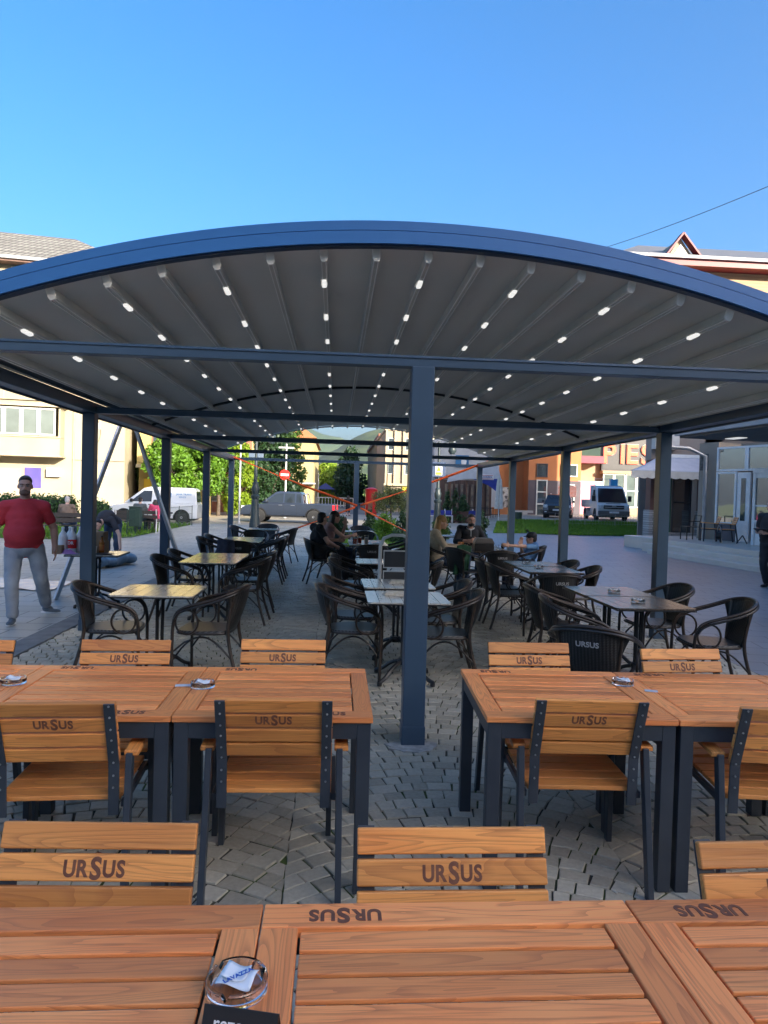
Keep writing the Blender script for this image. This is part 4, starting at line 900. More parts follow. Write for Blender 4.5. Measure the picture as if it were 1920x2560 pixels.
# ================================================================== THINGS ON AND ROUND THE TABLES
def ashtray(x, y, z, r, label, paper=True, rz=0, text=False, group='round glass ashtrays'):
    t = thing('glass_ashtray', (x, y, z+.0012), label, 'ashtray', group, rz)
    b = MB(); n = 48; pr = [(0, 0), (.93, 0), (1, .03), (1, .40), (.97, .44), (.88, .44), (.85, .40), (.80, .12), (.70, .09), (0, .09)]; vs = []
    for q, (a, h) in enumerate(pr):
        for j in range(n):
            th = 2*pi*j/n; hh = h
            if h > .35 and min(abs((th-k*2*pi/3+pi/2+pi) % (2*pi)-pi) for k in range(3)) < .11: hh = .24
            vs.append((a*r*cos(th), a*r*sin(th), hh*r*1.05))
    b.add(vs, [(i*n+j, i*n+(j+1) % n, (i+1)*n+(j+1) % n, (i+1)*n+j) for i in range(len(pr)-1) for j in range(n)]); b.build('glass_bowl', CLEAR, t, smooth=30)
    if paper:
        b = MB(); s = r*.62; b.grid(lambda u, v: ((u-.5)*2*s*.95, (v-.5)*2*s*.72, .014+r*.12+.006*sin(u*5)*cos(v*4+.5)+.006*abs(u-.5)), 8, 6); p = b.build('napkin', PAPER, t, smooth=50); m_ = p.modifiers.new('s', 'SOLIDIFY'); m_.thickness = .001
        b = MB(); b.grid(lambda u, v: ((u-.62)*1.3*s, (v-.25)*1.2*s, .020+r*.12+.004*cos(u*5)), 6, 5); b.build('napkin_fold', PAPER, t, smooth=50).modifiers.new('s', 'SOLIDIFY').thickness = .001
        if text: text_obj('napkin_print', 'LAVAZZA', .0135, M('blue_ink', (.02, .10, .45), None, 5, .6), p, Matrix.Translation((.004, -.005, .031)) @ Matrix.Rotation(radians(50), 4, 'Z'), .02, .0004)
a = G(592, 2462, .76)
ashtray(a.x, a.y, .75, .057, 'large round glass ashtray with a white napkin beside the black sign on the nearest table', True, -.25, True)
a = G(507, 1712, .76); ashtray(a.x, a.y, .75, .056, 'round glass ashtray on the seam of the left second row tables', True)
a = G(33, 1703, .76); ashtray(a.x, a.y, .75, .058, 'round glass ashtray at the left edge of the photo', True)
a = G(1557, 1706, .76); ashtray(a.x, a.y, .75, .054, 'round glass ashtray with napkin on the right second row tables', True)
for q, lab in (((1535, 1480), 'glass ashtray on the nearest dark table, farther one'), ((1595, 1505), 'glass ashtray on the nearest dark table, nearer one'), ((1316, 1408), 'small glass ashtray on the second dark tables, farther one'), ((1347, 1419), 'small glass ashtray on the second dark tables, nearer one')):
    a = G(*q, .765); ashtray(a.x, a.y, .762, .062, lab, True)
def simple(name, label, cat, b, mat, group=None, **k):
    o = b.build(name, mat, **k); tag(o, label, cat, group); return o
b = MB(); a = G(460, 1714, .752); b.T = Matrix.Translation(a) @ Matrix.Rotation(.1, 4, 'Z'); b.box(-.04, .04, -.016, .016, 0, .003); simple('sugar_packet', 'small pale paper packet left of the ashtray on the left second row', 'packet', b, M('bluish_paper', (.55, .6, .68), None, 5, .6))
b = MB(); a = G(1628, 1728, .752); b.T = Matrix.Translation(a) @ Matrix.Rotation(-.3, 4, 'Z'); b.box(-.03, .03, -.016, .016, 0, .003); simple('sugar_packet', 'small bluish paper packet right of the seam on the right second row', 'packet', b, M('bluish_paper', 0))
# reserved sign
t = thing('reserved_sign', (0, 0, 0), 'black tent sign with white lettering on the nearest table', 'sign')
A_, B_ = V((-.204, 1.205, .795)), V((-.070, 1.175, .795)); dx = (B_-A_).normalized(); nrm = V((dx.y, -dx.x, 0))
M4 = frame((A_+B_)/2, dx, (-nrm*.38+V((0, 0, 1))))
BLK = M('sign_black', (.010, .009, .010), None, 5, .45)
b = MB(); b.T = M4; b.box(-.066, .066, -.060, 0, -.0015, .0015); b.build('front_panel', BLK, t, bevel=.001)
b = MB(); b.T = frame((A_+B_)/2, dx, (nrm*.38+V((0, 0, 1)))); b.box(-.066, .066, -.060, -.002, -.0015, .0015); b.build('rear_panel', BLK, t)
text_obj('lettering', 'rezervat', .030, WHITEP, t, M4 @ Matrix.Translation((.004, -.026, .0022)), .01, .0004)
# magazines on the bluish tables
for i, (q, lab) in enumerate((((995, 1455), 'stack of white folded papers on the farther bluish table'), ((985, 1483), 'stack of white folded papers on the nearer bluish table'))):
    b = MB(); a = G(*q, .775)
    for k in range(4): b.T = Matrix.Translation((a.x, a.y, .763+k*.008)) @ Matrix.Rotation(.1*random.uniform(-1, 1), 4, 'Z'); b.box(-.10+.01*k, .10, -.07, .07-.008*k, 0, .007)
    simple('paper_stack', lab, 'papers', b, M('cream_paper', (.5, .46, .38), (.62, .6, .54), 30, .7), 'paper stacks on the bluish tables')
# drinks
def tumbler(x, y, z, r, h, liquid, label, fill=.75):
    t = thing('drink_glass', (x, y, z), label, 'glass', 'glasses on the middle table')
    b = MB(); b.lathe([(0, 0), (r*.85, 0), (r, h), (r*.94, h), (r*.8, .008), (0, .008)], 18); b.build('glass', CLEAR, t, smooth=50)
    b = MB(); b.lathe([(0, .009), (r*.79, .009), (r*(.79+.13*fill), h*fill), (0, h*fill)], 18); b.build('drink', liquid, t, smooth=50)
RED = M('red_drink', (.55, .05, .01), (.4, .02, .01), 9, .15)
tumbler(.37, 12.95, .763, .045, .14, RED, 'red drink glass at the front left of the middle table'); tumbler(.46, 13.12, .763, .045, .15, RED, 'red drink glass second from the left on the middle table')
tumbler(.58, 12.95, .763, .04, .17, M('milky_drink', (.6, .5, .42), None, 5, .3), 'tall milky drink glass on the middle table'); tumbler(3.03, 12.55, .763, .035, .11, M('dark_cola', (.03, .01, .008), None, 4, .2), 'dark cola glass on the bearded man\'s table', .8)
tumbler(2.86, 12.25, .763, .035, .10, M('water', (.5, .55, .58), None, 4, .1), 'water glass on the bearded man\'s table', .3)
b = MB(); b.lathe([(.06, 0), (.1, .02), (.11, .035), (.10, .035), (0, .012)], 16, (.80, 12.9, .763)); simple('saucer', 'pale saucer beside the drinks on the middle table', 'saucer', b, WHITEP, smooth=50)
t = thing('napkin_box', (2.58, 12.1, .763), 'black box with grey lid on the bearded man\'s table', 'box'); b = MB(); b.box(-.17, .17, -.11, .11, 0, .13); b.build('box_body', BLACKP, t, bevel=.012); b = MB(); b.prism([(-.18, .13), (.18, .13), (.13, .22), (-.13, .22)], -.11, .11); b.build('box_lid', M('taupe_lid', (.13, .12, .11), None, 5, .6), t, bevel=.01)
t = thing('cake_plate', (2.3, 12.75, .763), 'white plate with a piece of orange cake on the bearded man\'s table', 'plate'); b = MB(); b.lathe([(.05, 0), (.11, .02), (.105, .025), (0, .012)], 18); b.build('plate', WHITEP, t, smooth=50); b = MB(); b.box(-.05, .05, -.05, .05, .026, .10); b.build('cake', M('orange_cake', (.5, .2, .05), (.42, .15, .04), 20, .8), t, bevel=.006)
# jackets over chairs
def drape(name, pts, mat, label, cat, thick=.02):
    b = MB(); b.grid(lambda u, v: pts(u, v), 22, 14); o = b.build(name, mat, smooth=70); s = o.modifiers.new('s', 'SOLIDIFY'); s.thickness = thick; tag(o, label, cat); return o
drape('dark_jacket', lambda u, v: (-1.93+.25*u+.04*sin(v*4)-.12*v*(1-u), 11.83-.05*sin(u*3)-.04*v-.03*sin(u*14)*v, .88-.03*abs(u-.5)-.42*v), M('dark_denim', (.035, .038, .06), (.06, .06, .085), 12, .9), 'dark blue jacket hanging over the lettered rattan chair', 'jacket')
drape('green_jacket', lambda u, v: (2.02+.26*u-.05*v, 11.55+.12*u-.03*sin(u*13)*v-.04*v, .90-.06*abs(u-.4)-.48*v), M('dark_green_cloth', (.012, .06, .03), (.02, .09, .045), 12, .9), 'dark green jacket hanging on the chair beside the blonde woman', 'jacket')
# white tubular stand with two dark panels
t = thing('menu_stand', (0, 0, 0), 'white tubular stand with two dark panels left of the central post', 'stand')
pp = [(.56, 8.6, .02), (.56, 8.6, 1.05), (.60, 8.6, 1.15), (.70, 8.6, 1.19), (.83, 8.6, 1.19), (.92, 8.6, 1.15), (.96, 8.6, 1.05), (.96, 8.6, .02)]
b = MB(); b.tube(pp, .022, 8); b.build('tube_frame', WHITEP, t, smooth=50)
for z0, z1 in ((.80, .99), (.50, .74)):
    b = MB(); b.box(.61, .91, 8.585, 8.615, z0, z1); p = b.build('panel', M('slate_panel', (.07, .072, .078), None, 6, .6), t); b = MB(); b.box(.60, .92, 8.58, 8.62, z1, z1+.014); b.box(.60, .92, 8.58, 8.62, z0-.014, z0); b.box(.60, .61, 8.58, 8.62, z0, z1); b.box(.91, .92, 8.58, 8.62, z0, z1); b.build('panel_rim', WHITEP, p)
# work table load
def bottle(x, y, z, r, h, body, cap, label, lab=None, name='drink_bottle', nk=.3):
    t = thing(name, (x, y, z), label, 'bottle')
    b = MB(); b.lathe([(0, 0), (r, .01), (r, h*.62), (r*.9, h*.70), (r*nk, h*.86), (r*nk, h*.95)], 18); b.build('bottle_body', body, t, smooth=50)
    b = MB(); b.lathe([(r*nk*1.15, h*.945), (r*nk*1.15, h), (0, h)], 14); b.build('cap', cap, t)
    if lab: b = MB(); b.lathe([(r*1.01, h*.18), (r*1.01, h*.52)], 18); b.build('wrap_label', lab, t, smooth=50)
PET = M('clear_plastic', (.75, .77, .78), (.6, .6, .6), 9, .2); REDL = M('red_wrap', (.62, .015, .02), (.55, .01, .015), 6, .4)
zt = .7505
for dx_, dy_, lab, rl in ((-.07, .02, 'large plastic bottle with red wrapper on the work table', 1), (-.14, .12, 'large clear plastic bottle behind the red wrapped one', 0), (-.19, .0, 'clear plastic bottle at the left end of the work table', 0), (.0, .13, 'clear plastic bottle hidden partly by the left post', 0)):
    bottle(-3.66+dx_+.07, 10.1+dy_, zt, .058, .36, PET, WHITEP, lab, REDL if rl else None)
tb_ = text_obj('label_print', 'DR', .06, WHITEP, None, frame((-3.66, 10.055, zt+.14), (1, 0, 0), UP), .02); tb_.parent = [o for o in C.objects if o.name.startswith('wrap_label')][0]; tb_.matrix_parent_inverse = Matrix.Translation((3.66, -10.12, -zt))
bottle(-3.245, 10.08, zt, .036, .25, M('amber_glass', (.38, .12, .01), (.3, .08, .01), 5, .15), BLACKP, 'amber beer bottle beside the cardboard boxes', M('beer_label', (.6, .25, .05), (.5, .02, .02), 10, .5), 'beer_bottle', .34)
CARD = M('cardboard', (.33, .21, .12), (.27, .17, .09), 4, .85)
for k, (x0, y0, w, d, h, z) in enumerate(((-3.50, 10.2, .28, .25, .17, 0), (-3.49, 10.2, .26, .22, .13, .172))):
    b = MB(); b.box(x0, x0+w, y0-d/2, y0+d/2, zt+z, zt+z+h); b.box(x0+.0, x0+w, y0-.004, y0+.004, zt+z+h, zt+z+h+.002); simple('cardboard_box', ('lower', 'upper')[k]+' of the two stacked cardboard boxes on the work table', 'box', b, CARD)
b = MB(); b.box(-3.84, -3.71, 9.87, 9.97, zt, zt+.12); simple('cardboard_box', 'small brown carton at the left corner of the work table', 'box', b, CARD, bevel=.003)
b = MB(); b.grid(lambda u, v: (-3.64+.2*(u-.5)+.02*sin(v*9), 9.92+.12*(v-.5), zt+.006+.05*sin(pi*u)*sin(pi*v)*(1+.5*sin(u*12)*cos(v*9))), 18, 12); simple('purple_cloth', 'crumpled lilac cloth on the work table', 'cloth', b, M('lilac_cloth', (.45, .18, .42), (.55, .28, .5), 14, .9), smooth=60)
b = MB(); b.lathe([(.04, 0), (.05, .11), (.045, .11), (0, .01)], 14, (-3.33, 10.0, zt)); simple('paper_cup', 'white cup next to the amber beer bottle', 'cup', b, WHITEP, smooth=50)
b = MB(); b.lathe([(.08, 0), (.12, .012), (.115, .018), (0, .01)], 18, (-3.16, 9.96, zt)); simple('black_tray', 'round black tray on the right end of the work table', 'tray', b, BLACKP, smooth=50)
# ladder
def ladder():
    t = thing('step_ladder', (0, 0, 0), 'tall aluminium A-frame ladder standing by the left pergola posts', 'ladder')
    top = P(320, 1010, 11.6); f1 = G(138, 1500); f2 = G(475, 1476); vd = V((-.29, .957, 0))*.42
    for f in (f1, f2):
        for k in (0, 1): b = MB(); b.bar(top+vd*k*.7, f+vd*k, .03, .13, (0, 1, 0)); b.build('ladder_rail', ALU, t, bevel=.004)
        for i in range(9):
            u = (i+.6)/9.5; b = MB(); p = f.lerp(top, u); b.bar(p+V((0, .0, .0)), p+vd*(1-.3*u), .03, .03); b.build('rung', ALU, t)
        for i in range(7): bb = MB(); p = f.lerp(top, (i+.6)/7.5); bb.ell(p-vd.normalized()*.016, (.012, .006, .012), 8); bb.build('rivet', BLACKP, t)
    b = MB(); b.box(top.x-.12, top.x+.12, top.y-.02, top.y+.36, top.z-.02, top.z+.02); b.build('top_hinge', ALU, t)
ladder()
# rolled tarpaulin
a0, a1 = G(238, 1408, .12), G(325, 1395, .12)
def roll(u, v):
    d = (a1-a0); p = a0+d*u; s = d.cross(V(UP)).normalized(); th = 2*pi*v; r = (.155+.02*sin(u*9+th*2)+.012*sin(u*23))*(1 if .03 < u < .97 else .75)
    return p+s*cos(th)*r*1.25+V((0, 0, sin(th)*r*.85+.015))
b = MB(); b.grid(roll, 40, 28); o = simple('rolled_tarpaulin', 'rolled blue grey tarpaulin lying on the left pavement before the bending man', 'tarpaulin', b, M('blue_grey_tarp', (.16, .25, .33), (.10, .17, .24), 6, .4, bump=.5, bs=9), smooth=70)
b = MB(); s = (a1-a0).normalized(); b.tube([a0-s*.04, a0+s*.1], .075, 14); b2 = b.build('cardboard_core', PAPER, o)
b = MB(); b.grid(lambda u, v: (-6.6+2.1*u, 11.6+1.1*v+.2*sin(u*4), .012+.02*abs(sin(u*11+v*7))), 30, 12); simple('plastic_sheet', 'bluish plastic sheet spread on the pavement behind the man in red', 'sheet', b, M('plastic_blue', (.22, .36, .55), (.5, .55, .6), 5, .3), smooth=60)
# chairs, hose reel and doorstop on the podium
po = 0.42
t = inst(wc, uw, (13.05, 22.75, po), radians(75), 'wooden armchair on the podium by the glass front, right hand one', 'slatted wooden armchairs stored on the podium')
t = inst(wc, uw, (12.72, 23.2, po), radians(72), 'wooden armchair on the podium by the glass front, left hand one', 'slatted wooden armchairs stored on the podium')
t = thing('metal_chair', (0, 0, 0), 'thin framed dark metal chair next to the stone pillar on the podium', 'chair')
o_ = V((12.4, 23.9, po)); 
def mbar(nm, a, b_): b = MB(); b.bar(o_+V(a), o_+V(b_), .03, .03); b.build(nm, BLACKP, t)
for x, y in ((-.22, -.22), (.22, -.22), (-.22, .22), (.22, .22)): mbar('leg', (x, y, 0), (x, y, .45))
b = MB(); b.box(o_.x-.24, o_.x+.24, o_.y-.24, o_.y+.24, po+.45, po+.47); b.build('seat', BLACKP, t)
for y in (-.22, .22): mbar('back_upright', (.22, y, .47), (.28, y, .86))
mbar('back_rail', (.28, -.22, .85), (.28, .22, .85)); mbar('arm', (-.2, -.24, .65), (.25, -.24, .66))
t = thing('hose_reel', (0, 0, 0), 'black drum reel with red rim on a small steel stand on the podium', 'reel'); c_ = V((12.45, 22.15, po+.25))
RX = Matrix.Rotation(pi/2, 3, 'Y') @ Matrix.Rotation(.5, 3, 'X')
b = MB(); b.lathe([(0, -.08), (.2, -.08), (.2, -.06), (.12, -.06), (.12, .06), (.2, .06), (.2, .08), (0, .08)], 20, c_, RX); b.build('drum', BLACKP, t, smooth=40)
b = MB(); b.lathe([(.15, -.083), (.19, -.083)], 20, c_, RX); b.build('red_rim', REDL, t)
b = MB(); b.tube([c_+V((0, -.24, -.25)), c_+V((.0, -.15, .25)), c_+V((0, 0, .34)), c_+V((0, .2, -.25))], .012, 6); b.build('reel_stand', STEEL, t, smooth=50)
# orange barrier tape
TAPE = M('orange_tape', (.85, .13, .01), (.75, .09, .01), 8, .5)
def tape(pa, pb, lab, w=.07, sag=.04):
    b = MB(); n = 24
    def fn(u, v):
        p = V(pa).lerp(V(pb), u); tw = .8+u*5; return p+V((.01*cos(tw)*(v-.5), .03*sin(tw)*(v-.5), w*(v-.5)*(abs(cos(tw*.7))*.7+.3)-sag*sin(pi*u)))
    b.grid(fn, n, 2); o = b.build('barrier_tape', TAPE, smooth=70); s_ = o.modifiers.new('s', 'SOLIDIFY'); s_.thickness = .004; tag(o, lab, 'tape', 'orange barrier tapes tied to the rear posts')
Yt = YB[4]-.08
tape(P(557, 1130, Yt), P(893, 1264, Yt), 'orange tape from the rear left corner down to the rear middle post')
tape(P(901, 1263, Yt), P(1224, 1152, Yt), 'orange tape from the rear middle post up to the rear right corner')
tape(P(901, 1270, Yt), P(1215, 1420, Yt), 'orange tape from the rear middle post down towards the right')
tape(P(888, 1268, Yt), P(560, 1378, Yt), 'orange tape from the rear middle post down towards the left')
# cable in the sky
b = MB(); pa, pb = P(1330, 668, 42), P(2050, 412, 24); b.tube([pa.lerp(pb, i/20)-V((0, 0, .35*sin(pi*i/20))) for i in range(21)], .014, 5); simple('overhead_cable', 'thin black cable crossing the sky above the dormer house', 'cable', b, BLACKP, smooth=60)
# ================================================================== VEGETATION
LF = {'bright': leaf_mat('bright_leaves', (.07, .17, .012), (.15, .30, .02)), 'lime': leaf_mat('lime_leaves', (.16, .28, .015), (.30, .40, .03), .45),
      'mid': leaf_mat('mid_leaves', (.035, .09, .012), (.08, .16, .02)), 'dark': leaf_mat('dark_leaves', (.010, .035, .012), (.022, .06, .016), .15),
      'olive': leaf_mat('olive_leaves', (.07, .085, .03), (.15, .17, .06), .3), 'pine': leaf_mat('pine_needles', (.015, .05, .018), (.035, .085, .025), .15), 'hedge': leaf_mat('hedge_leaves', (.015, .055, .014), (.04, .10, .02), .2)}
BARK = M('bark', (.10, .075, .055), (.05, .038, .03), 8, .9, bump=.5)
def leaves(clumps, n, size, rs, asp=.6, shell=.55):
    """n small leaf faces spread through ellipsoid clumps ((x,y,z),(rx,ry,rz))"""
    vol = np.array([r[0]*r[1]*r[2] for c, r in clumps])**(2/3); vol = vol/vol.sum(); idx = rs.choice(len(clumps), n, p=vol)
    c = np.array([c for c, r in clumps])[idx]; r = np.array([r for c, r in clumps])[idx]
    d = rs.normal(size=(n, 3)); d /= np.linalg.norm(d, axis=1)[:, None]; rad = (shell+(1-shell)*rs.rand(n))**.6*(1+.12*rs.normal(size=n)); p = c+d*r*rad[:, None]
    nn = d*.8+rs.normal(size=(n, 3))*.7; nn /= np.linalg.norm(nn, axis=1)[:, None]; t = np.cross(nn, rs.normal(size=(n, 3))); t /= np.linalg.norm(t, axis=1)[:, None]; b = np.cross(nn, t)
    s = size*(.6+.8*rs.rand(n))[:, None]; a = t*s; q = b*s*asp
    v = np.stack([p-a, p-q*.9+a*.1, p+a, p+q*.9+a*.1], 1).reshape(-1, 3); return v, [(4*i, 4*i+1, 4*i+2, 4*i+3) for i in range(n)]
def crown(name, clumps, n, size, mat, parent, seed, asp=.6, shell=.55):
    rs = np.random.RandomState(seed); v, f = leaves(clumps, n, size, rs, asp, shell); me = bpy.data.meshes.new(name); me.from_pydata(v.tolist(), [], f); me.materials.append(mat)
    o = bpy.data.objects.new(name, me); C.objects.link(o); o.parent = parent; return o
def tree(loc, h, cr, z0, kind, label, seed, n=5000, size=.13, group=None, name='tree', th=.14, squash=1., nc=26, cone=0):
    t = thing(name, loc, label, 'tree', group); rs = np.random.RandomState(seed); cl = []
    for i in range(nc):
        u = rs.rand(); z = z0+(h-z0)*u; k = (sin(pi*min(1, .12+.88*u))**.55 if not cone else (1-u)**.8+.06); a = rs.rand()*2*pi; d = cr*k*sqrt(rs.rand())*.8
        s = cr*(.30+.22*rs.rand())*(1 if not cone else max(.35, k)); cl.append(((d*cos(a), d*sin(a), z), (s, s, s*.75*squash)))
    crown('crown', cl, n, size, LF[kind], t, seed+1)
    b = MB(); b.tube([(0, 0, -.05), (.03, 0, z0*.5), (-.02, .02, z0), (0, 0, (z0+h)/2), (.02, 0, h*.9)], [th, th*.8, th*.7, th*.4, th*.1], 8)
    for i in range(6 if not cone else 0):
        a = i*1.05+seed; zb = z0*.85+(h-z0)*.12*i/2; b.tube([(0, 0, zb), (cr*.3*cos(a), cr*.3*sin(a), zb+.16*(h-z0)), (cr*.65*cos(a), cr*.65*sin(a), zb+.35*(h-z0))], [th*.45, th*.3, th*.1], 6)
    b.build('trunk', BARK, t, smooth=60); return t
def at(px, Y): p = P(px, 1290, Y); return (p.x, Y, -.05)
GTL = 'clipped trees in the row beyond the left pavement'
for i, (px, Y, h, cr, z0, kd, lab) in enumerate((
    (418, 44, 4.6, 1.45, 1.9, 'bright', 'bright green street tree left of the rear left posts'), (455, 47, 4.7, 1.5, 1.9, 'bright', 'bright green street tree between the two rear left posts'),
    (508, 45, 4.9, 1.55, 1.9, 'bright', 'bright green street tree right of the rear left post, thin trunks below'), (545, 49, 5.2, 1.6, 1.9, 'mid', 'mid green street tree behind the white pole'),
    (375, 50, 4.6, 1.5, 1.9, 'mid', 'green street tree beside the salmon house'))):
    tree(at(px, Y), h, cr, z0, kd, lab, 20+i, 9000, .12, GTL, 'street_tree')
tree(at(596, 50), 5.2, 1.25, .5, 'lime', 'tall yellow green sunlit tree beside the lamp post', 40, 8000, .12, squash=1.5, nc=34)
tree(at(672, 53), 7.8, 2.2, .2, 'dark', 'big dark evergreen tree behind the pickup truck', 41, 17000, .13, squash=1.5, nc=46, name='evergreen_tree')
tree(at(722, 56), 6.8, 1.3, 1.2, 'mid', 'slender light tree right of the no entry sign', 42, 5000, .12, squash=1.3)
tree(at(822, 135), 6.6, 3.4, 1.0, 'lime', 'round pale green tree in the middle of the street', 43, 7000, .3, squash=1.4, name='round_tree')
tree(at(846, 150), 5.6, 2.6, .6, 'mid', 'mid green tree right of the round pale one', 44, 4000, .3)
tree(at(874, 120), 8.6, 2.6, .3, 'dark', 'tall dark conifer in the street left of the rear post', 45, 8000, .26, squash=1.6, name='conifer', nc=40)
tree(at(858, 128), 6.6, 2.2, .3, 'dark', 'shorter dark conifer beside the tall one', 46, 5000, .26, name='conifer')
tree(at(910, 125), 5.4, 1.5, .2, 'pine', 'narrow cypress right of the rear middle post', 47, 3000, .2, cone=1, name='cypress')
# umbrella shaped ornamental tree
t = thing('ornamental_tree', at(976, 33), 'small spreading silvery olive tree with flat drooping crown', 'tree'); rs_ = np.random.RandomState(5)
cl = [((rs_.normal()*.42, rs_.normal()*.4, 1.55+rs_.rand()*.45-.0*i), (.34, .34, .24)) for i in range(16)]+[((.62*cos(a), .6*sin(a), 1.25), (.2, .2, .36)) for a in [k*.7 for k in range(9)]]
crown('crown', cl, 5200, .055, LF['olive'], t, 6, .35, .3); b = MB(); b.tube([(0, 0, 0), (.03, 0, .7), (0, 0, 1.3)], [.045, .04, .035], 8)
for i in range(7): a = i*.9; b.tube([(0, 0, 1.25), (.25*cos(a), .25*sin(a), 1.6), (.55*cos(a), .5*sin(a), 1.6)], [.025, .018, .008], 6)
b.build('trunk', BARK, t, smooth=60)
def shrub(px, Y, h, r, kd, label, seed, n=1800, size=.05, cone=0, pot=0, name='shrub', cat='shrub'):
    p = P(px, 1290, Y); t = thing(name, (p.x, Y, .0), label, cat); rs = np.random.RandomState(seed); z0 = .35 if pot else .05; cl = []
    for i in range(14): u = rs.rand(); k = (1-u)**.7+.1 if cone else sin(pi*(.2+.75*u))**.5; a = rs.rand()*6.3; cl.append(((r*.5*k*cos(a), r*.5*k*sin(a), z0+(h-z0)*u), (r*.55*k, r*.55*k, r*.55)))
    crown('foliage', cl, n, size, LF[kd], t, seed, .45); b = MB(); b.tube([(0, 0, 0), (0, 0, h*.7)], [.03, .01], 6); b.build('stem', BARK, t)
    if pot: b = MB(); b.lathe([(.14, .0), (.19, .38), (.17, .38), (.15, .30), (0, .30)], 16); b.build('pot', M('terracotta_dark', (.06, .05, .045), None, 5, .7), t, smooth=40)
    return t
shrub(834, 20.5, 1.15, .42, 'pine', 'dark potted pine behind the man in black', 60, 2600, .06, pot=1, name='potted_pine', cat='plant')
shrub(925, 27.5, 1.0, .42, 'pine', 'dense dark shrub right of the rear middle post', 61, 2600, .05, cone=1)
shrub(965, 25.5, .75, .55, 'bright', 'bright green leafy bush beside the lawn', 62, 2600, .06)
shrub(1008, 24.5, 1.15, .38, 'pine', 'narrow dark shrub hidden partly by the central post', 63, 2000, .05, cone=1)
shrub(1208, 27, 1.15, .4, 'pine', 'dark green conifer shrub behind the bearded man', 64, 2600, .05, cone=1)
shrub(1105, 28, .95, .4, 'mid', 'green shrub at the foot of the right lamp post', 65, 2000, .05)
GPP = 'slim cypresses in brown planters before the terrace'
for i, px in enumerate((1118, 1137, 1158)):
    t = shrub(px, 47, 2.2-.2*(i == 0), .5, 'pine', ('leftmost', 'middle', 'rightmost')[i]+' slim cypress of the three in brown planters at the terrace', 70+i, 1500, .09, cone=1, name='potted_cypress', cat='plant'); t['group'] = GPP
    b = MB(); b.box(-.3, .3, -.3, .3, 0, .75); b.build('planter', M('brown_planter', (.09, .04, .03), None, 5, .7), t)
# hedge, lawns
def hedge(x0, x1, y, h, d, label, seed):
    t = thing('clipped_hedge', ((x0+x1)/2, y, 0), label, 'hedge', 'dark clipped hedge blocks on the left'); w = (x1-x0)/2
    cl = [((-w+.3+i*(2*w-.6)/max(1, int(w*3)), 0, h*.5+.05), (.45, d*.55, h*.5)) for i in range(int(w*3)+1)]
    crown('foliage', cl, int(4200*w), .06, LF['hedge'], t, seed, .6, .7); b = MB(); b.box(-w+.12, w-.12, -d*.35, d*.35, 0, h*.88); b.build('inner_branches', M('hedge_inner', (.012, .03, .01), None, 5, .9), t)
p0, p1 = P(100, 1290, 31), P(186, 1290, 31); hedge(p0.x-4, p1.x, 31, 1.25, 1.1, 'long dark clipped hedge behind the man in red and the bench', 80)
p0, p1 = P(222, 1290, 31), P(268, 1290, 31); hedge(p0.x, p1.x, 31, 1.05, 1.1, 'short dark clipped hedge block behind the bending man', 81)
GRASS = M('lawn_soil', (.05, .09, .02), (.08, .12, .03), 3, .95)
def lawn(name, poly, z, n, seed, fz=None, label=None, hgt=.05):
    fz = fz or (lambda x, y: z); b = MB(); k = len(poly); b.add([(x, y, fz(x, y)) for x, y in poly], [tuple(range(k))]); o = b.build('lawn_ground', GRASS); o['kind'] = 'structure'
    rs = np.random.RandomState(seed); P_ = np.array(poly); mn, mx = P_.min(0), P_.max(0); vs = []; fs = []; c = 0
    def inside(x, y):
        r = False; j = k-1
        for i in range(k):
            if (poly[i][1] > y) != (poly[j][1] > y) and x < (poly[j][0]-poly[i][0])*(y-poly[i][1])/(poly[j][1]-poly[i][1])+poly[i][0]: r = not r
            j = i
        return r
    while c < n:
        x, y = mn+(mx-mn)*rs.rand(2)
        if not inside(x, y): continue
        a = rs.rand()*6.3; h = hgt*(.5+rs.rand()); w = hgt*.25; z_ = fz(x, y); i = len(vs); l = hgt*.5
        vs += [(x-w*cos(a), y-w*sin(a), z_), (x+w*cos(a), y+w*sin(a), z_), (x+l*sin(a), y-l*cos(a), z_+h)]; fs.append((i, i+1, i+2)); c += 1
    me = bpy.data.meshes.new(name); me.from_pydata(vs, [], fs); me.materials.append(LF['bright' if seed % 2 else 'mid']); o = bpy.data.objects.new(name, me); C.objects.link(o); o['kind'] = 'stuff'
lawn('grass', [(-40, 22.5), (-8.0, 22.8), (-6.9, 24.5), (-6.9, 34.6), (-40, 34.6)], .012, 26000, 91, hgt=.12)
lawn('grass', [(-.1, 22.5), (3.3, 22.5), (3.6, 30), (.6, 30.5)], .02, 14000, 93, hgt=.07)
RZ = lambda x, y: .02+max(0, min(.42, (y-34)*.06))
lawn('grass', [(9.6, 33.6), (12, 33.2), (16.2, 34), (19, 36.2), (19, 41), (10.5, 41)], 0, 26000, 95, RZ, hgt=.10)
lawn('grass', [(7.6, 33.5), (9.4, 34.0), (11, 41), (9.5, 41)], 0, 4000, 97, lambda x, y: .01+max(0, min(.3, (y-34)*.045)), hgt=.08)
b = MB(); b.grid(lambda u, v: (9.0+u*50, 36+v*26, -.04+(.50*min(1, max(0, u*50-.3)/3))*(min(1, v*26/6))), 40, 26); o = b.build('raised_road', bpy.data.materials['sandy_road']); o['kind'] = 'structure'
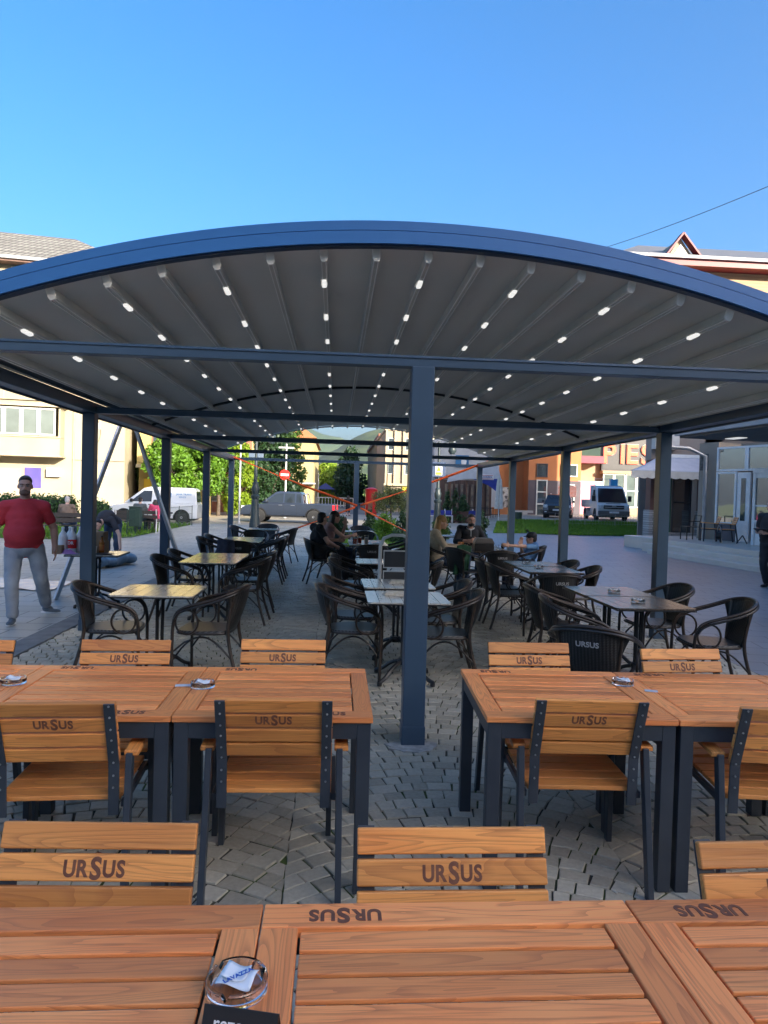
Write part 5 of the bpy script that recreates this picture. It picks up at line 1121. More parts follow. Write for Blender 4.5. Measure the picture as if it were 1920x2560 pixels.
def fence(px0, px1, Y, h, label, n, fz=0, mat=GREENM, Y1=None):
    t = thing('low_fence', (0, 0, 0), label, 'fence'); a, b_ = P(px0, 1290, Y), P(px1, 1290, Y1 or Y); a.z = b_.z = fz
    for i in range(n+1): p = a.lerp(b_, i/n); b = MB(); b.bar(p, p+V((0, 0, h)), .03, .03); b.build('fence_post', mat, t)
    b = MB()
    for z in (.25, .6, .95): b.bar(a+V((0, 0, h*z)), b_+V((0, 0, h*z)), .012, .012)
    m_ = int((b_-a).length/.16)
    for i in range(m_): p = a.lerp(b_, i/m_); b.bar(p+V((0, 0, .08)), p+V((0, 0, h*.97)), .007, .007)
    b.build('fence_mesh', mat, t)
fence(318, 480, 25.5, .95, 'dark green low mesh fence along the left lawn', 4, Y1=34)
fence(1388, 1612, 38.3, .72, 'low wire fence on the right lawn in front of the white truck', 3, .25, STEEL)
# ================================================================== STREET FURNITURE
LAMPM = M('lamp_iron', (.018, .032, .038), (.03, .045, .05), 8, .45)
def lamp(px, Y, label, box, sign=False):
    p = P(px, 1290, Y); t = thing('street_lamp', (p.x, Y, 0), label, 'street lamp', 'ornate iron lamp posts')
    b = MB(); b.lathe([(.26, 0), (.26, .1), (.20, .5), (.16, 1.35), (.20, 1.4), (.20, 1.5), (.13, 1.56), (.17, 1.7), (.19, 1.85), (.13, 2.0), (.14, 2.1), (.09, 2.15), (.075, 3.2), (.06, 4.6)], 14); b.build('lamp_post', LAMPM, t, smooth=40)
    for s in (-1, 1):
        b = MB(); b.tube([(0, 0, 4.3), (s*.3, 0, 4.55), (s*.6, 0, 4.6), (s*.7, 0, 4.45)], .03, 8); b.lathe([(.05, 4.45), (.18, 4.35), (.22, 4.1), (.12, 3.95)], 12, (s*.7, 0, 0)); b.build('lamp_arm', LAMPM, t, smooth=50)
    if box:
        for s in (-1, 1): b = MB(); b.box(s*.06, s*.34, -.12, .12, 3.28, 3.62); b.build('loudspeaker_box', M('blue_grey_box', (.10, .14, .20), None, 4, .5), t, bevel=.02)
    return t
lamp(637, 33.5, 'ornate iron lamp post in front of the pickup with two grey boxes', True)
lr = lamp(1093, 37, 'ornate iron lamp post with a yellow warning plate right of the central post', False)
b = MB(); b.box(-.36, .36, -.14, .1, 2.72, 3.5); b.build('equipment_box', M('navy_box', (.02, .045, .11), None, 4, .5), lr, bevel=.02)
b = MB(); b.box(-.19, .17, -.16, -.142, 2.82, 3.38); sp_ = b.build('warning_plate', WHITEP, lr, bevel=.004); YM_ = M('warning_yellow', (.7, .75, .03), None, 4, .5)
b = MB(); b.prism([(-.14, 3.02), (.12, 3.02), (-.01, 3.32)], -.168, -.161); b.build('warning_triangle', YM_, sp_); b = MB(); b.box(-.17, .15, -.168, -.161, 2.84, 2.98); b.build('warning_strip', YM_, sp_)
text_obj('warning_text', '400V', .10, BLACKP, sp_, frame((-.01, -.170, 2.91), (1, 0, 0), UP), .02); text_obj('warning_text', '4', .16, BLACKP, sp_, frame((-.01, -.170, 3.11), (1, 0, 0), UP), .02)
def pole(px, Y, h, r, mat, label, z=0, name='metal_pole'):
    p = P(px, 1290, Y); t = thing(name, (p.x, Y, z), label, 'pole'); b = MB(); b.lathe([(r*1.6, 0), (r*1.6, .05), (r, .06), (r*.8, h), (0, h+.02)], 10); b.build('pole_shaft', mat, t, smooth=40); return t
pole(598, 37, 4.1, .05, M('pale_pole', (.5, .5, .5), None, 5, .5), 'pale grey pole left of the ornate lamp post')
ut = pole(712, 47, 4.9, .07, M('pale_pole', 0), 'tall pale utility pole carrying the no entry sign'); b = MB(); b.box(-.5, .5, -.05, .05, 4.6, 4.7); b.build('cross_arm', M('pale_pole', 0), ut)
pole(1282, 50, 4.6, .05, WHITEP, 'slim white pole before the poster wall', .1); pole(1408, 52, 5.2, .04, M('rusty_pole', (.35, .2, .12), None, 5, .6), 'thin reddish pole behind the dark car', .4)
pole(965, 62, 4.5, .05, BLACKP, 'thin dark pole before the pilastered block'); pole(771, 100, 7.5, .08, BLACKP, 'dark pole beside the far canopies'); pole(794, 90, 4.2, .06, WHITEP, 'white pole behind the pickup bed')
def noentry(p, r, label, d=(0, -1, 0)):
    t = thing('no_entry_sign', (0, 0, 0), label, 'sign'); R = Matrix.Rotation(pi/2, 3, 'X')
    b = MB(); b.lathe([(0, 0), (r, 0), (r, .02), (0, .02)], 28, p, R); b.build('red_disc', M('sign_red', (.75, .02, .015), None, 5, .4), t, smooth=40)
    b = MB(); b.box(p.x-r*.75, p.x+r*.75, p.y-.035, p.y-.021, p.z-r*.2, p.z+r*.2); b.build('white_bar', WHITEP, t)
noentry(P(712, 1187, 46.85), .34, 'round red no entry sign with white bar on the utility pole')
# advertising column
p = P(928, 1250, 60); t = thing('advertising_column', (p.x, 60, -.04), 'bright red cylindrical advertising column in the street', 'column')
b = MB(); b.lathe([(.5, 0), (.5, 2.1), (.53, 2.12), (.53, 2.22), (.2, 2.35), (0, 2.38)], 24); b.build('column_body', M('poster_red', (.60, .015, .015), (.5, .01, .01), 3, .4), t, smooth=40); b = MB(); b.box(-.3, .1, -.515, -.5, .4, 1.1); b.build('small_poster', M('red_brown_roof', 0), t)
# bin, bench, terrace furniture
p = P(1296, 1290, 41); t = thing('litter_bin', (p.x, 41, .1), 'dark green litter bin beside the rear right post', 'bin'); b = MB(); b.lathe([(.19, 0), (.22, .75), (.24, .76), (.24, .80), (.2, .82), (.18, .7), (0, .7)], 16); b.build('bin_body', GREENM, t, smooth=40)
p = P(339, 1290, 26.5); t = thing('litter_bin', (p.x, 26.5, 0), 'dark green box bin on the left lawn edge before the seated person', 'bin'); b = MB(); b.box(-.2, .2, -.16, .16, .28, .98); b.box(-.22, .22, -.18, .18, .98, 1.02); b.build('bin_body', GREENM, t, bevel=.02); b = MB(); b.box(-.04, .04, -.04, .04, 0, .3); b.build('bin_foot', GREENM, t)
def bench(px, Y, label, rz):
    p = P(px, 1290, Y); t = thing('park_bench', (p.x, Y, 0), label, 'bench', None, rz)
    for i in range(3): b = MB(); b.box(-.8, .8, -.2+i*.14, -.08+i*.14, .42, .45); b.build('seat_slat', M('dark_bench_wood', (.05, .04, .035), None, 5, .6), t)
    for i in range(2): b = MB(); b.box(-.8, .8, -.27, -.24, .55+i*.16, .68+i*.16); b.build('back_slat', M('dark_bench_wood', 0), t)
    for s in (-1, 1): b = MB(); b.tube([(s*.75, .2, 0), (s*.75, .22, .42), (s*.75, -.2, .42), (s*.75, -.3, .9)], .022, 6); b.tube([(s*.75, -.2, .42), (s*.75, -.26, 0)], .022, 6); b.build('bench_leg', WHITEP, t, smooth=40)
bench(168, 23.3, 'park bench with white frame where the old person sits', .1); bench(345, 27.6, 'dark slatted bench behind the left litter bin', 0)
GWC = 'white chairs on the far terrace'
for i, (px, Y) in enumerate(((1082, 46), (1104, 46.5), (1122, 46), (1176, 47.5), (1190, 47.5))):
    p = P(px, 1290, Y); t = thing('terrace_chair', (p.x, Y, 0), 'white terrace chair with blue cushion, number '+('one', 'two', 'three', 'four', 'five')[i]+' from the left', 'chair', GWC)
    t['label'] = ('leftmost white terrace chair with blue cushion by the right lamp post', 'second white terrace chair just right of the right lamp post', 'third white terrace chair next to the first planter', 'white terrace chair at the grey table below the railing', 'rightmost white terrace chair below the railing')[i]
    for sx in (-1, 1):
        for sy in (-1, 1): b = MB(); b.bar((sx*.22, sy*.22, 0), (sx*.22, sy*.22, .45 if sy < 0 else .9), .035, .035); b.build('leg', WHITEP, t)
    b = MB(); b.box(-.24, .24, -.24, .24, .44, .48); b.build('seat', WHITEP, t); b = MB(); b.box(-.2, .2, -.2, .2, .481, .54); b.box(-.2, .2, .16, .2, .56, .8); b.build('cushion', bpy.data.materials['royal_blue_canvas'], t)
p = P(1246, 1290, 46); t = thing('closed_parasol', (p.x, 46, 0), 'closed white parasol left of the poster wall', 'parasol'); b = MB(); b.lathe([(.03, 0), (.03, 1.0)], 8); b.build('parasol_pole', WHITEP, t)
b = MB(); b.grid(lambda u, v: ((.10+.14*(1-u)**.7)*(1+.25*cos(v*2*pi*6))*cos(v*2*pi)*(1 if u < .97 else .3), (.10+.14*(1-u)**.7)*(1+.25*cos(v*2*pi*6))*sin(v*2*pi)*(1 if u < .97 else .3), 1.0+2.1*u), 12, 36); b.build('folded_canopy', M('parasol_white', (.6, .61, .58), None, 5, .8), t, smooth=60)
# street canopies far left
for i, (px, Y, w, c) in enumerate(((757, 98, 3.2, (.28, .29, .31)), (772, 106, 3.4, (.12, .12, .14)), (812, 112, 3.0, (.06, .06, .16)))):
    p = P(px, 1290, Y); t = thing('market_canopy', (p.x, Y, 0), ('grey market canopy behind the pickup cab', 'dark market canopy behind the pickup bed', 'navy market canopy right of the pickup bed')[i], 'canopy', 'street canopies beyond the pickup')
    b = MB(); b.add([(-w/2, -1.5, 2.4), (w/2, -1.5, 2.4), (w/2, 1.5, 2.4), (-w/2, 1.5, 2.4), (0, 0, 3.4)], [(0, 1, 4), (1, 2, 4), (2, 3, 4), (3, 0, 4), (0, 1, 2, 3)]); b.build('canopy_cloth', M('canopy%s' % 'abc'[i], c, None, 2, .7), t)
    for sx in (-1, 1): b = MB(); b.box(sx*w/2-.04, sx*w/2+.04, -1.5, -1.42, 0, 2.4); b.build('canopy_post', BLACKP, t)
t = thing('street_barrier', P(790, 1290, 108)*V((1, 1, 0)) if False else (P(800, 1290, 92).x, 92, 0), 'row of white metal street barriers beyond the pickup', 'barrier')
b = MB(); b.box(-2.2, 4.2, -.03, .03, 1.15, 1.25); b.box(-2.2, 4.2, -.03, .03, .15, .25)
for i in range(17): b.box(-2.2+i*.4, -2.12+i*.4, -.03, .03, .0, 1.2)
b.build('barrier_bars', WHITEP, t)
p = P(1460, 1290, 56); t = thing('advertising_board', (p.x+.4, 56, .4), 'pink advertising banner between dark car and white truck', 'banner'); b = MB(); b.box(-1.0, 1.0, -.03, .03, .2, 2.9); b.build('board_panel', M('pink_print', (.75, .18, .25), (.7, .35, .38), 3, .6), t); b = MB(); b.box(.4, 1.1, -.05, -.031, 1.6, 2.9); b.build('blue_print', M('light_blue_print', (.35, .6, .65), None, 3, .6), t)
p = P(1416, 1290, 54); t = thing('advertising_board', (p.x, 54, .4), 'salmon red banner above the roof of the dark car', 'banner'); b = MB(); b.box(-.7, .7, -.03, .03, 1.55, 2.4); b.build('board_panel', M('coral_print', (.75, .25, .18), (.8, .45, .38), 5, .6), t); b = MB(); b.box(-.04, .04, -.02, .02, 0, 1.6); b.build('board_post', STEEL, t)
# ================================================================== VEHICLES
def vehicle(name, label, cat, loc, rz, W, top, cab, side_win, fr_win, rr_win, wheels, wr, paint, z0=.28, tumble=.22, cabw=None, extra=None, track=None):
    t = thing(name, loc, label, cat, None, rz); x0, x1 = top[0][0], top[-1][0]
    bot = []
    for wx in sorted(wheels, reverse=True):
        ra_ = wr+.07; a0 = math.asin(max(-1, min(1, (z0-wr)/ra_)))
        bot += [(wx+ra_*cos(a), wr+ra_*sin(a)) for a in [a0+(pi-2*a0)*i/12 for i in range(13)]]
    poly = top+[(x1, z0)]*(0 if abs(top[-1][1]-z0) < .01 else 1)+bot+[(x0, z0)]
    b = MB(); b.prism(poly, -W/2, W/2); b.build('body', paint, t, bevel=.045, seg=3)
    # inner dark wheel housings and underbody
    b = MB(); b.box(x0+.15, x1-.15, -W/2+.12, W/2-.12, z0-.08, z0+.25); b.build('underbody', RUBBER, t)
    cw = cabw or W-.06; zb = min(p[1] for p in cab)
    hw = lambda z: cw/2-(z-zb)*tumble
    b = MB(); k = len(cab); b.add([(x, -hw(z), z) for x, z in cab]+[(x, hw(z), z) for x, z in cab], [tuple(range(k)), tuple(range(k, 2*k))[::-1]]+[(i, (i+1) % k, k+(i+1) % k, k+i) for i in range(k)])
    b.build('cabin', paint, t, bevel=.04, seg=3)
    for s in (-1, 1):
        for w in side_win:
            b = MB(); k = len(w); b.add([(x, s*(hw(z)+.012), z) for x, z in w]+[(x, s*(hw(z)-.02), z) for x, z in w], [tuple(range(k)), tuple(range(k, 2*k))[::-1]]+[(i, (i+1) % k, k+(i+1) % k, k+i) for i in range(k)]); b.build('side_window', CARGLASS, t)
    for nm, ww in (('windscreen', fr_win), ('rear_window', rr_win)):
        if ww:
            (xa, za), (xb, zb_) = ww; o = .02*(1 if nm == 'windscreen' else -1); b = MB(); ya, yb = hw(za)-.07, hw(zb_)-.09
            b.add([(xa+o, -ya, za), (xa+o, ya, za), (xb+o, yb, zb_+.01), (xb+o, -yb, zb_+.01), (xa-o, -ya, za-.02), (xa-o, ya, za-.02), (xb-o, yb, zb_-.01), (xb-o, -yb, zb_-.01)], [(0, 1, 2, 3), (7, 6, 5, 4), (0, 4, 5, 1), (1, 5, 6, 2), (2, 6, 7, 3), (3, 7, 4, 0)]); b.build(nm, CARGLASS, t)
    RY = Matrix.Rotation(pi/2, 3, 'X')
    for wx in wheels:
        for s in (-1, 1): b = MB(); b.tube([(wx+(wr+.055)*cos(a), s*(W/2-.005), wr+(wr+.055)*sin(a)) for a in [-.1+(pi+.2)*i/14 for i in range(15)]], .03, 6); b.build('wheel_arch', TRIM, t, smooth=50)
        for s in (-1, 1):
            y = s*(W/2-.11); b = MB(); b.lathe([(wr*.62, -.11), (wr*.92, -.11), (wr, -.08), (wr, .08), (wr*.92, .11), (wr*.62, .11)], 26, (wx, y, wr), RY); w_ = b.build('wheel', RUBBER, t, smooth=40)
            b = MB(); b.lathe([(0, -.03), (.06, -.05), (.07, -.02), (.07, .02), (.06, .05), (0, .03)], 14, (wx, y+s*.07, wr), RY); b.lathe([(wr*.56, -.09), (wr*.63, -.10), (wr*.63, .10), (wr*.56, .09)], 26, (wx, y, wr), RY)
            for i in range(6):
                a = i*pi/3; c_ = V((wx, y+s*.085, wr)); b.bar(c_+V((.05*cos(a), 0, .05*sin(a))), c_+V((wr*.6*cos(a), 0, wr*.6*sin(a))), .045, .03, (0, 1, 0))
            b.build('rim', STEEL, w_)
    for x, s in ((x1-.02, 1),):
        for sy in (-1, 1):
            pass
    return t, hw
def bx_(t, nm, mat, *v, bevel=.01):
    b = MB(); b.box(*v); return b.build(nm, mat, t, bevel=bevel)
SILV = M('silver_car_paint', (.050, .064, .095), (.042, .055, .082), 1, .3, .5, coat=.6); WCAR = M('white_car_paint', (.72, .74, .76), None, 1, .3, coat=.5); DCAR = M('dark_car_paint', (.035, .035, .038), (.045, .045, .05), 1, .25, .4, coat=.7)
HEAD = M('headlight_glass', (.75, .78, .8), (.5, .52, .55), 9, .1); TAIL = M('tail_light', (.65, .02, .03), (.5, .01, .02), 9, .2); TRIM = M('black_trim', (.02, .02, .022), None, 5, .5); PLATE = M('number_plate', (.75, .75, .76), None, 5, .5)
# pickup facing left
p = P(724, 1300, 41.2)
t, hw = vehicle('pickup_truck', 'silver grey double cab pickup truck with aluminium wheels parked across the street', 'pickup', (p.x, 41.0, -.045), pi-.10, 1.86,
    [(-2.68, .55), (-2.66, 1.12), (-1.05, 1.13), (-1.0, 1.12), (1.15, 1.10), (1.45, 1.06), (2.35, .97), (2.58, .86), (2.66, .60)],
    [(-.98, 1.10), (-.86, 1.62), (-.70, 1.78), (.45, 1.80), (.70, 1.74), (1.52, 1.10)],
    [[(-.80, 1.18), (-.72, 1.66), (-.52, 1.66), (-.50, 1.17)], [(-.44, 1.17), (-.42, 1.68), (.14, 1.69), (.16, 1.16)], [(.24, 1.16), (.22, 1.69), (.62, 1.66), (1.28, 1.16)]],
    ((1.42, 1.16), (.72, 1.72)), ((-.95, 1.2), (-.85, 1.64)), [-1.50, 1.62], .39, SILV, z0=.42)
bx_(t, 'headlight', HEAD, 2.30, 2.60, -.92, -.60, .80, .93); bx_(t, 'headlight', HEAD, 2.30, 2.60, .60, .92, .80, .93); bx_(t, 'grille', TRIM, 2.58, 2.68, -.55, .55, .58, .86); bx_(t, 'front_bumper', SILV, 2.5, 2.74, -.9, .9, .42, .58, bevel=.03)
for s in (-1, 1):
    bx_(t, 'tail_light', TAIL, -2.70, -2.56, s*.80, s*.945, .80, 1.08); bx_(t, 'wing_mirror', SILV, 1.10, 1.24, s*.93, s*1.10, 1.16, 1.34, bevel=.03)
    for x in (.38, -.32): bx_(t, 'door_handle', STEEL, x-.11, x+.11, s*.925, s*.965, 1.0, 1.03)
    for x in (1.08, .19, -.55): bx_(t, 'door_seam', TRIM, x-.006, x+.006, s*.928, s*.934, .5, 1.1, bevel=0)
    bx_(t, 'side_sill', TRIM, -.9, 1.1, s*.86, s*.96, .36, .42)
bx_(t, 'rear_bumper', STEEL, -2.82, -2.62, -.88, .88, .46, .60, bevel=.02); bx_(t, 'bed_liner', TRIM, -2.58, -1.1, -.78, .78, 1.05, 1.135)
b = MB(); b.tube([(-1.12, -.78, 1.12), (-1.02, -.70, 1.62), (-1.0, 0, 1.70), (-1.02, .70, 1.62), (-1.12, .78, 1.12)], .035, 8); b.build('roll_bar', STEEL, t, smooth=50)
# small white van at the left
p = P(385, 1300, 36.3)
t, hw = vehicle('white_van', 'small white panel van with blue square emblem parked behind the left posts', 'van', (p.x, 36.6, -.03), pi+.05, 1.78,
    [(-2.18, .45), (-2.20, 1.0), (.65, 1.02), (1.05, 1.0), (1.9, .88), (2.12, .72), (2.2, .5)],
    [(-2.16, 1.0), (-2.08, 1.72), (-1.95, 1.80), (.15, 1.82), (.45, 1.74), (1.38, .99)],
    [[(.05, 1.08), (.02, 1.62), (.42, 1.62), (1.05, 1.08)]], ((1.28, 1.04), (.48, 1.70)), ((-2.15, 1.1), (-2.09, 1.62)), [-1.42, 1.36], .32, WCAR, z0=.26)
for s in (-1, 1):
    bx_(t, 'headlight', HEAD, 1.88, 2.14, s*.60, s*.86, .66, .84, bevel=.03); bx_(t, 'wing_mirror', TRIM, .92, 1.06, s*.88, s*1.04, 1.05, 1.22, bevel=.03); bx_(t, 'side_strip', TRIM, -1.0, .9, s*.885, s*.905, .5, .58)
    bx_(t, 'door_handle', TRIM, .0, .2, s*.885, s*.91, .92, .96); bx_(t, 'door_seam', TRIM, -.12, -.108, s*.888, s*.894, .35, 1.0, bevel=0)
BLUE = M('emblem_blue', (.03, .22, .5), None, 5, .4)
TV = frame((-.78, hw(1.42)+.008, 1.42), (-1, 0, 0), (0, -.22, 1)); e = MB(); e.T = TV
for v in ((-.12, .12, .09, .12), (-.12, .12, -.12, -.09), (-.12, -.09, -.09, .09), (.09, .12, -.09, .09)): e.box(v[0], v[1], v[2], v[3], 0, .008)
e.box(-.035, .035, -.035, .035, 0, .008); eo = e.build('emblem', BLUE, t)
text_obj('van_text', 'JANA TRANS', .13, BLUE, t, TV @ Matrix.Translation((.72, .05, .004)), .01); text_obj('van_text', 'SERVICE', .10, BLUE, t, TV @ Matrix.Translation((.66, -.09, .004)), .01)
# dark car on the right, front towards us
p = P(1412, 1290, 47); sz = .44
t, hw = vehicle('dark_car', 'dark grey compact SUV with gold emblem, parked nose towards the square', 'car', (p.x, 48.4, sz), -pi/2-.36, 1.85,
    [(-2.2, .5), (-2.22, 1.0), (1.0, 1.04), (1.95, .98), (2.18, .84), (2.25, .55)], [(-2.15, 1.0), (-1.75, 1.55), (-1.3, 1.64), (.15, 1.66), (.4, 1.6), (1.15, 1.03)],
    [[(-1.8, 1.1), (-1.5, 1.5), (-.72, 1.53), (-.7, 1.09)], [(-.62, 1.09), (-.62, 1.54), (.2, 1.54), (.85, 1.09)]], ((1.05, 1.08), (.42, 1.58)), None, [-1.4, 1.38], .35, DCAR, z0=.26)
for s in (-1, 1): bx_(t, 'headlight', HEAD, 2.0, 2.24, s*.62, s*.90, .72, .92, bevel=.04); bx_(t, 'fog_light', HEAD, 2.2, 2.28, s*.66, s*.80, .40, .48); bx_(t, 'wing_mirror', DCAR, .72, .88, s*.93, s*1.1, 1.08, 1.24, bevel=.04)
bx_(t, 'grille', TRIM, 2.18, 2.29, -.56, .56, .52, .88, bevel=.03); bx_(t, 'emblem', M('gold_emblem', (.7, .55, .2), None, 5, .3, .6), 2.28, 2.31, -.13, .13, .76, .81); bx_(t, 'number_plate', PLATE, 2.28, 2.305, -.27, .27, .52, .64); bx_(t, 'front_bumper', TRIM, 2.15, 2.33, -.85, .85, .28, .42, bevel=.04)
b = MB(); b.box(-1.4, .1, -.60, -.57, 1.66, 1.70); b.box(-1.4, .1, .57, .60, 1.66, 1.70); b.build('roof_rail', STEEL, t)
# white flatbed truck
p = P(1536, 1290, 44.5)
t, hw = vehicle('white_truck', 'white flatbed transit truck with black grille, ladder rack and raised side', 'truck', (p.x, 46.2, .44), -pi/2-.16, 2.0,
    [(.2, .5), (.2, 1.15), (1.9, 1.18), (2.45, 1.06), (2.6, .80), (2.66, .45)], [(.2, 1.12), (.22, 2.12), (.4, 2.22), (1.15, 2.22), (1.4, 2.12), (2.25, 1.10)],
    [[(.5, 1.25), (.5, 2.0), (1.1, 2.0), (1.75, 1.25)]], ((2.18, 1.18), (1.42, 2.08)), None, [1.75, -1.6], .36, WCAR, z0=.30, tumble=.10)
bx_(t, 'grille', TRIM, 2.55, 2.70, -.62, .62, .78, 1.0, bevel=.02); bx_(t, 'grille_bar', WCAR, 2.69, 2.72, -.6, .6, .87, .90); bx_(t, 'front_bumper', M('grey_bumper', (.12, .12, .125), None, 5, .6), 2.5, 2.78, -.98, .98, .34, .66, bevel=.05); bx_(t, 'number_plate', PLATE, 2.77, 2.80, -.30, .30, .50, .62)
bx_(t, 'emblem', STEEL, 2.70, 2.735, -.14, .14, .92, .99); bx_(t, 'bonnet_vent', TRIM, 2.33, 2.40, -.45, .45, 1.10, 1.13)
for s in (-1, 1): bx_(t, 'headlight', HEAD, 2.40, 2.66, s*.66, s*.96, .74, 1.02, bevel=.04); bx_(t, 'wing_mirror', TRIM, 1.85, 2.0, s*1.02, s*1.24, 1.25, 1.62, bevel=.03)
bx_(t, 'load_bed', WCAR, -2.9, .1, -1.0, 1.0, .82, .95); bx_(t, 'headboard', WCAR, .05, .15, -1.0, 1.0, .95, 2.3)
for s in (-1, 1): bx_(t, 'drop_side', WCAR, -2.9, .0, s*.97, s*1.02, .95, 1.35)
b = MB()
for y in (-.7, -.2, .3): b.bar((.1, y, 2.3), (.1, y, 2.75), .03, .03)
b.bar((.1, -.75, 2.75), (.1, .35, 2.75), .03, .03); b.build('ladder_rack', WHITEP, t); bx_(t, 'blue_load', M('sky_blue_plastic', (.05, .40, .75), None, 5, .5), -.5, 0, .35, .80, 2.0, 2.75)
# ================================================================== PEOPLE
def skinm(nm, c): return M(nm, c, tuple(v*.85 for v in c), 12, .5)
SK1, SK2 = skinm('skin_tanned', (.55, .30, .21)), skinm('skin_light', (.64, .38, .28))
HBR, HBL, HBK = M('dark_brown_hair', (.022, .014, .010), (.04, .026, .018), 40, .5, stretch=(1, 1, .2)), M('blonde_hair', (.48, .27, .09), (.34, .18, .06), 30, .45, stretch=(3, 3, .3)), M('black_hair', (.012, .010, .010), (.02, .018, .016), 40, .5)
def rot_to(zdir, xdir):
    z = V(zdir).normalized(); x = V(xdir); x = (x-z*x.dot(z)).normalized(); return Matrix((x, z.cross(x), z)).transposed()
def cap(b, p, q, r0, r1, n=12):
    p, q = V(p), V(q); b.ell(p, (r0,)*3, n); b.ell(q, (r1,)*3, n); b.tube([p, q], [r0, r1], n)
def remesh(o, vs=.009, it=5):
    m = o.modifiers.new('r', 'REMESH'); m.mode = 'VOXEL'; m.voxel_size = vs; m.use_smooth_shade = True; s = o.modifiers.new('s', 'SMOOTH'); s.iterations = it; s.factor = .5
def folds(o, s, sc):
    tx = bpy.data.textures.get('folds%g' % sc) or bpy.data.textures.new('folds%g' % sc, 'CLOUDS'); tx.noise_scale = sc; tx.noise_depth = 2
    m = o.modifiers.new('folds', 'DISPLACE'); m.texture = tx; m.strength = s; m.mid_level = .42; m.texture_coords = 'LOCAL'
def person(label, loc, rz, J, skin, hair, top, bottom, shoes, fat=1., sleeve=.5, hairstyle='short', beard=None, vs=.009, curl=.5, shorts=0, cap_mat=None, hs=1., collar=None):
    t = thing('person', loc, label, 'person', None, rz)
    H, Ck, Nk, Hd, F = V(J['hip']), V(J['chest']), V(J['neck']), V(J['head']), V(J['face']).normalized()
    sp = (Nk-H).normalized(); sx = (V(J['sr'])-V(J['sl'])); R = rot_to(sp, sx); R2 = rot_to(Ck-H, sx)
    def torso(b, e=0.):
        f = fat; up = 1 if e == 0 else 1.0
        b.ell(H, (.165*f+e, .125*f+e, .14+e), 16, R2); b.ell(H.lerp(Ck, .45)+R2 @ V((0, .03*(f-1)*4, 0)), (.155*f*f+e, .12*f*f*f+e, .19+e), 16, R2); b.ell(Ck, (.17*f+e, .125*f+e, .19+e), 16, R)
        b.ell(Ck.lerp(Nk, .5), (.155*f+e, .10*f+e, .12+e), 16, R); 
        for s in ('sl', 'sr'): cap(b, Nk-sp*.055, V(J[s]), .065*f+e, .060*f+e)
        b.ell(H.lerp(Ck, .75)+R @ V((0, .02*(f-1)*4, 0)), (.163*f+e, .122*f*f+e, .16+e), 16, R)
    def arm(b, s, a, e, e0=.052, e1=.042, e2=.030):
        S, E, Wp = V(J['s'+s]), V(J['e'+s]), V(J['w'+s]); f = fat**.7
        if a < 1: cap(b, S, S.lerp(E, a), e0*f+e, (e0+(e1-e0)*a)*f+e); return
        cap(b, S, E, e0*f+e, e1*f+e); k = min(1, a-1); cap(b, E, E.lerp(Wp, k), e1*f+e, (e1+(e2-e1)*k)*f+e)
    def leg(b, s, e, k=2.):
        Hh, K, A = V(J['h'+s]), V(J['k'+s]), V(J['a'+s]); f = fat**.8
        cap(b, Hh, K, .085*f+e, .058*f+e)
        if k > 1: A2 = K.lerp(A, min(1, k-1)); cap(b, K, A2, .058*f+e, (.058+(.040-.058)*min(1, k-1))*f+e*(1.3)); b.ell(K.lerp(A, .3)-F*0, (.055*f+e,)*3, 12)
    def hand(b, s):
        E, Wp = V(J['e'+s]), V(J['w'+s]); d = V(J.get('hd'+s, Wp-E)).normalized(); pn = V(J.get('pn'+s, (1 if s == 'l' else -1, 0, 0))); pn = (pn-d*pn.dot(d)).normalized(); sd = d.cross(pn)
        Rh = Matrix((sd, pn, d)).transposed(); c = Wp+d*.05; b.ell(c, (.042, .018, .055), 12, Rh)
        for i, (o_, l) in enumerate(((-.030, .070), (-.010, .080), (.011, .075), (.030, .060))):
            a = c+sd*o_+d*.035; m_ = a+d*l*.55+pn*l*.15*curl*2; e_ = m_+d*l*.4*(1-curl*.6)+pn*l*.5*curl; b.tube([a, m_, e_], [.0098, .009, .0075], 8)
        a = c-sd*.030-d*.03; m_ = a-sd*.028+d*.030+pn*.012; b.tube([a, m_, m_+d*.028+pn*.010], [.012, .0105, .008], 8)
    Rf = rot_to(V((0, 0, 1))*.97+F*.0+(Hd-Nk).normalized()*.25, F.cross(V((0, 0, 1)))); fx, fy, fz = Rf @ V((1, 0, 0)), Rf @ V((0, 1, 0)), Rf @ V((0, 0, 1))
    if fy.dot(F) < 0: Rf = rot_to(fz, V((0, 0, 1)).cross(F)); fx, fy = Rf @ V((1, 0, 0)), Rf @ V((0, 1, 0))
    hp = lambda x, y, z: Hd+(fx*x+fy*y+fz*z)*hs
    b = MB(); torso(b); cap(b, Nk-sp*.03, Hd-fz*.06-fy*.02, .058*fat**.6, .052*fat**.6)
    b.ell(hp(0, -.012, .02), (.076*hs, .095*hs, .098*hs), 18, Rf); b.ell(hp(0, .028, -.045), (.060*hs*fat**.4, .066*hs, .068*hs), 16, Rf); b.ell(hp(0, .060, -.088), (.030*hs, .028*hs, .026*hs), 12, Rf)
    b.tube([hp(0, .078, .012), hp(0, .104, -.028), hp(0, .088, -.036)], [.010*hs, .016*hs, .012*hs], 8); b.ell(hp(0, .080, .028), (.055*hs, .016*hs, .010*hs), 10, Rf); b.ell(hp(0, .086, -.062), (.026*hs, .012*hs, .010*hs), 10, Rf)
    for s in (-1, 1): b.ell(hp(s*.078, -.008, -.008), (.012*hs, .02*hs, .032*hs), 10, Rf); b.ell(hp(s*.040, .060, -.020), (.024*hs, .02*hs, .022*hs), 10, Rf)
    for s in 'lr': arm(b, s, 2, 0); hand(b, s); leg(b, s, 0)
    o = b.build('body', skin, t); remesh(o, vs, 3)
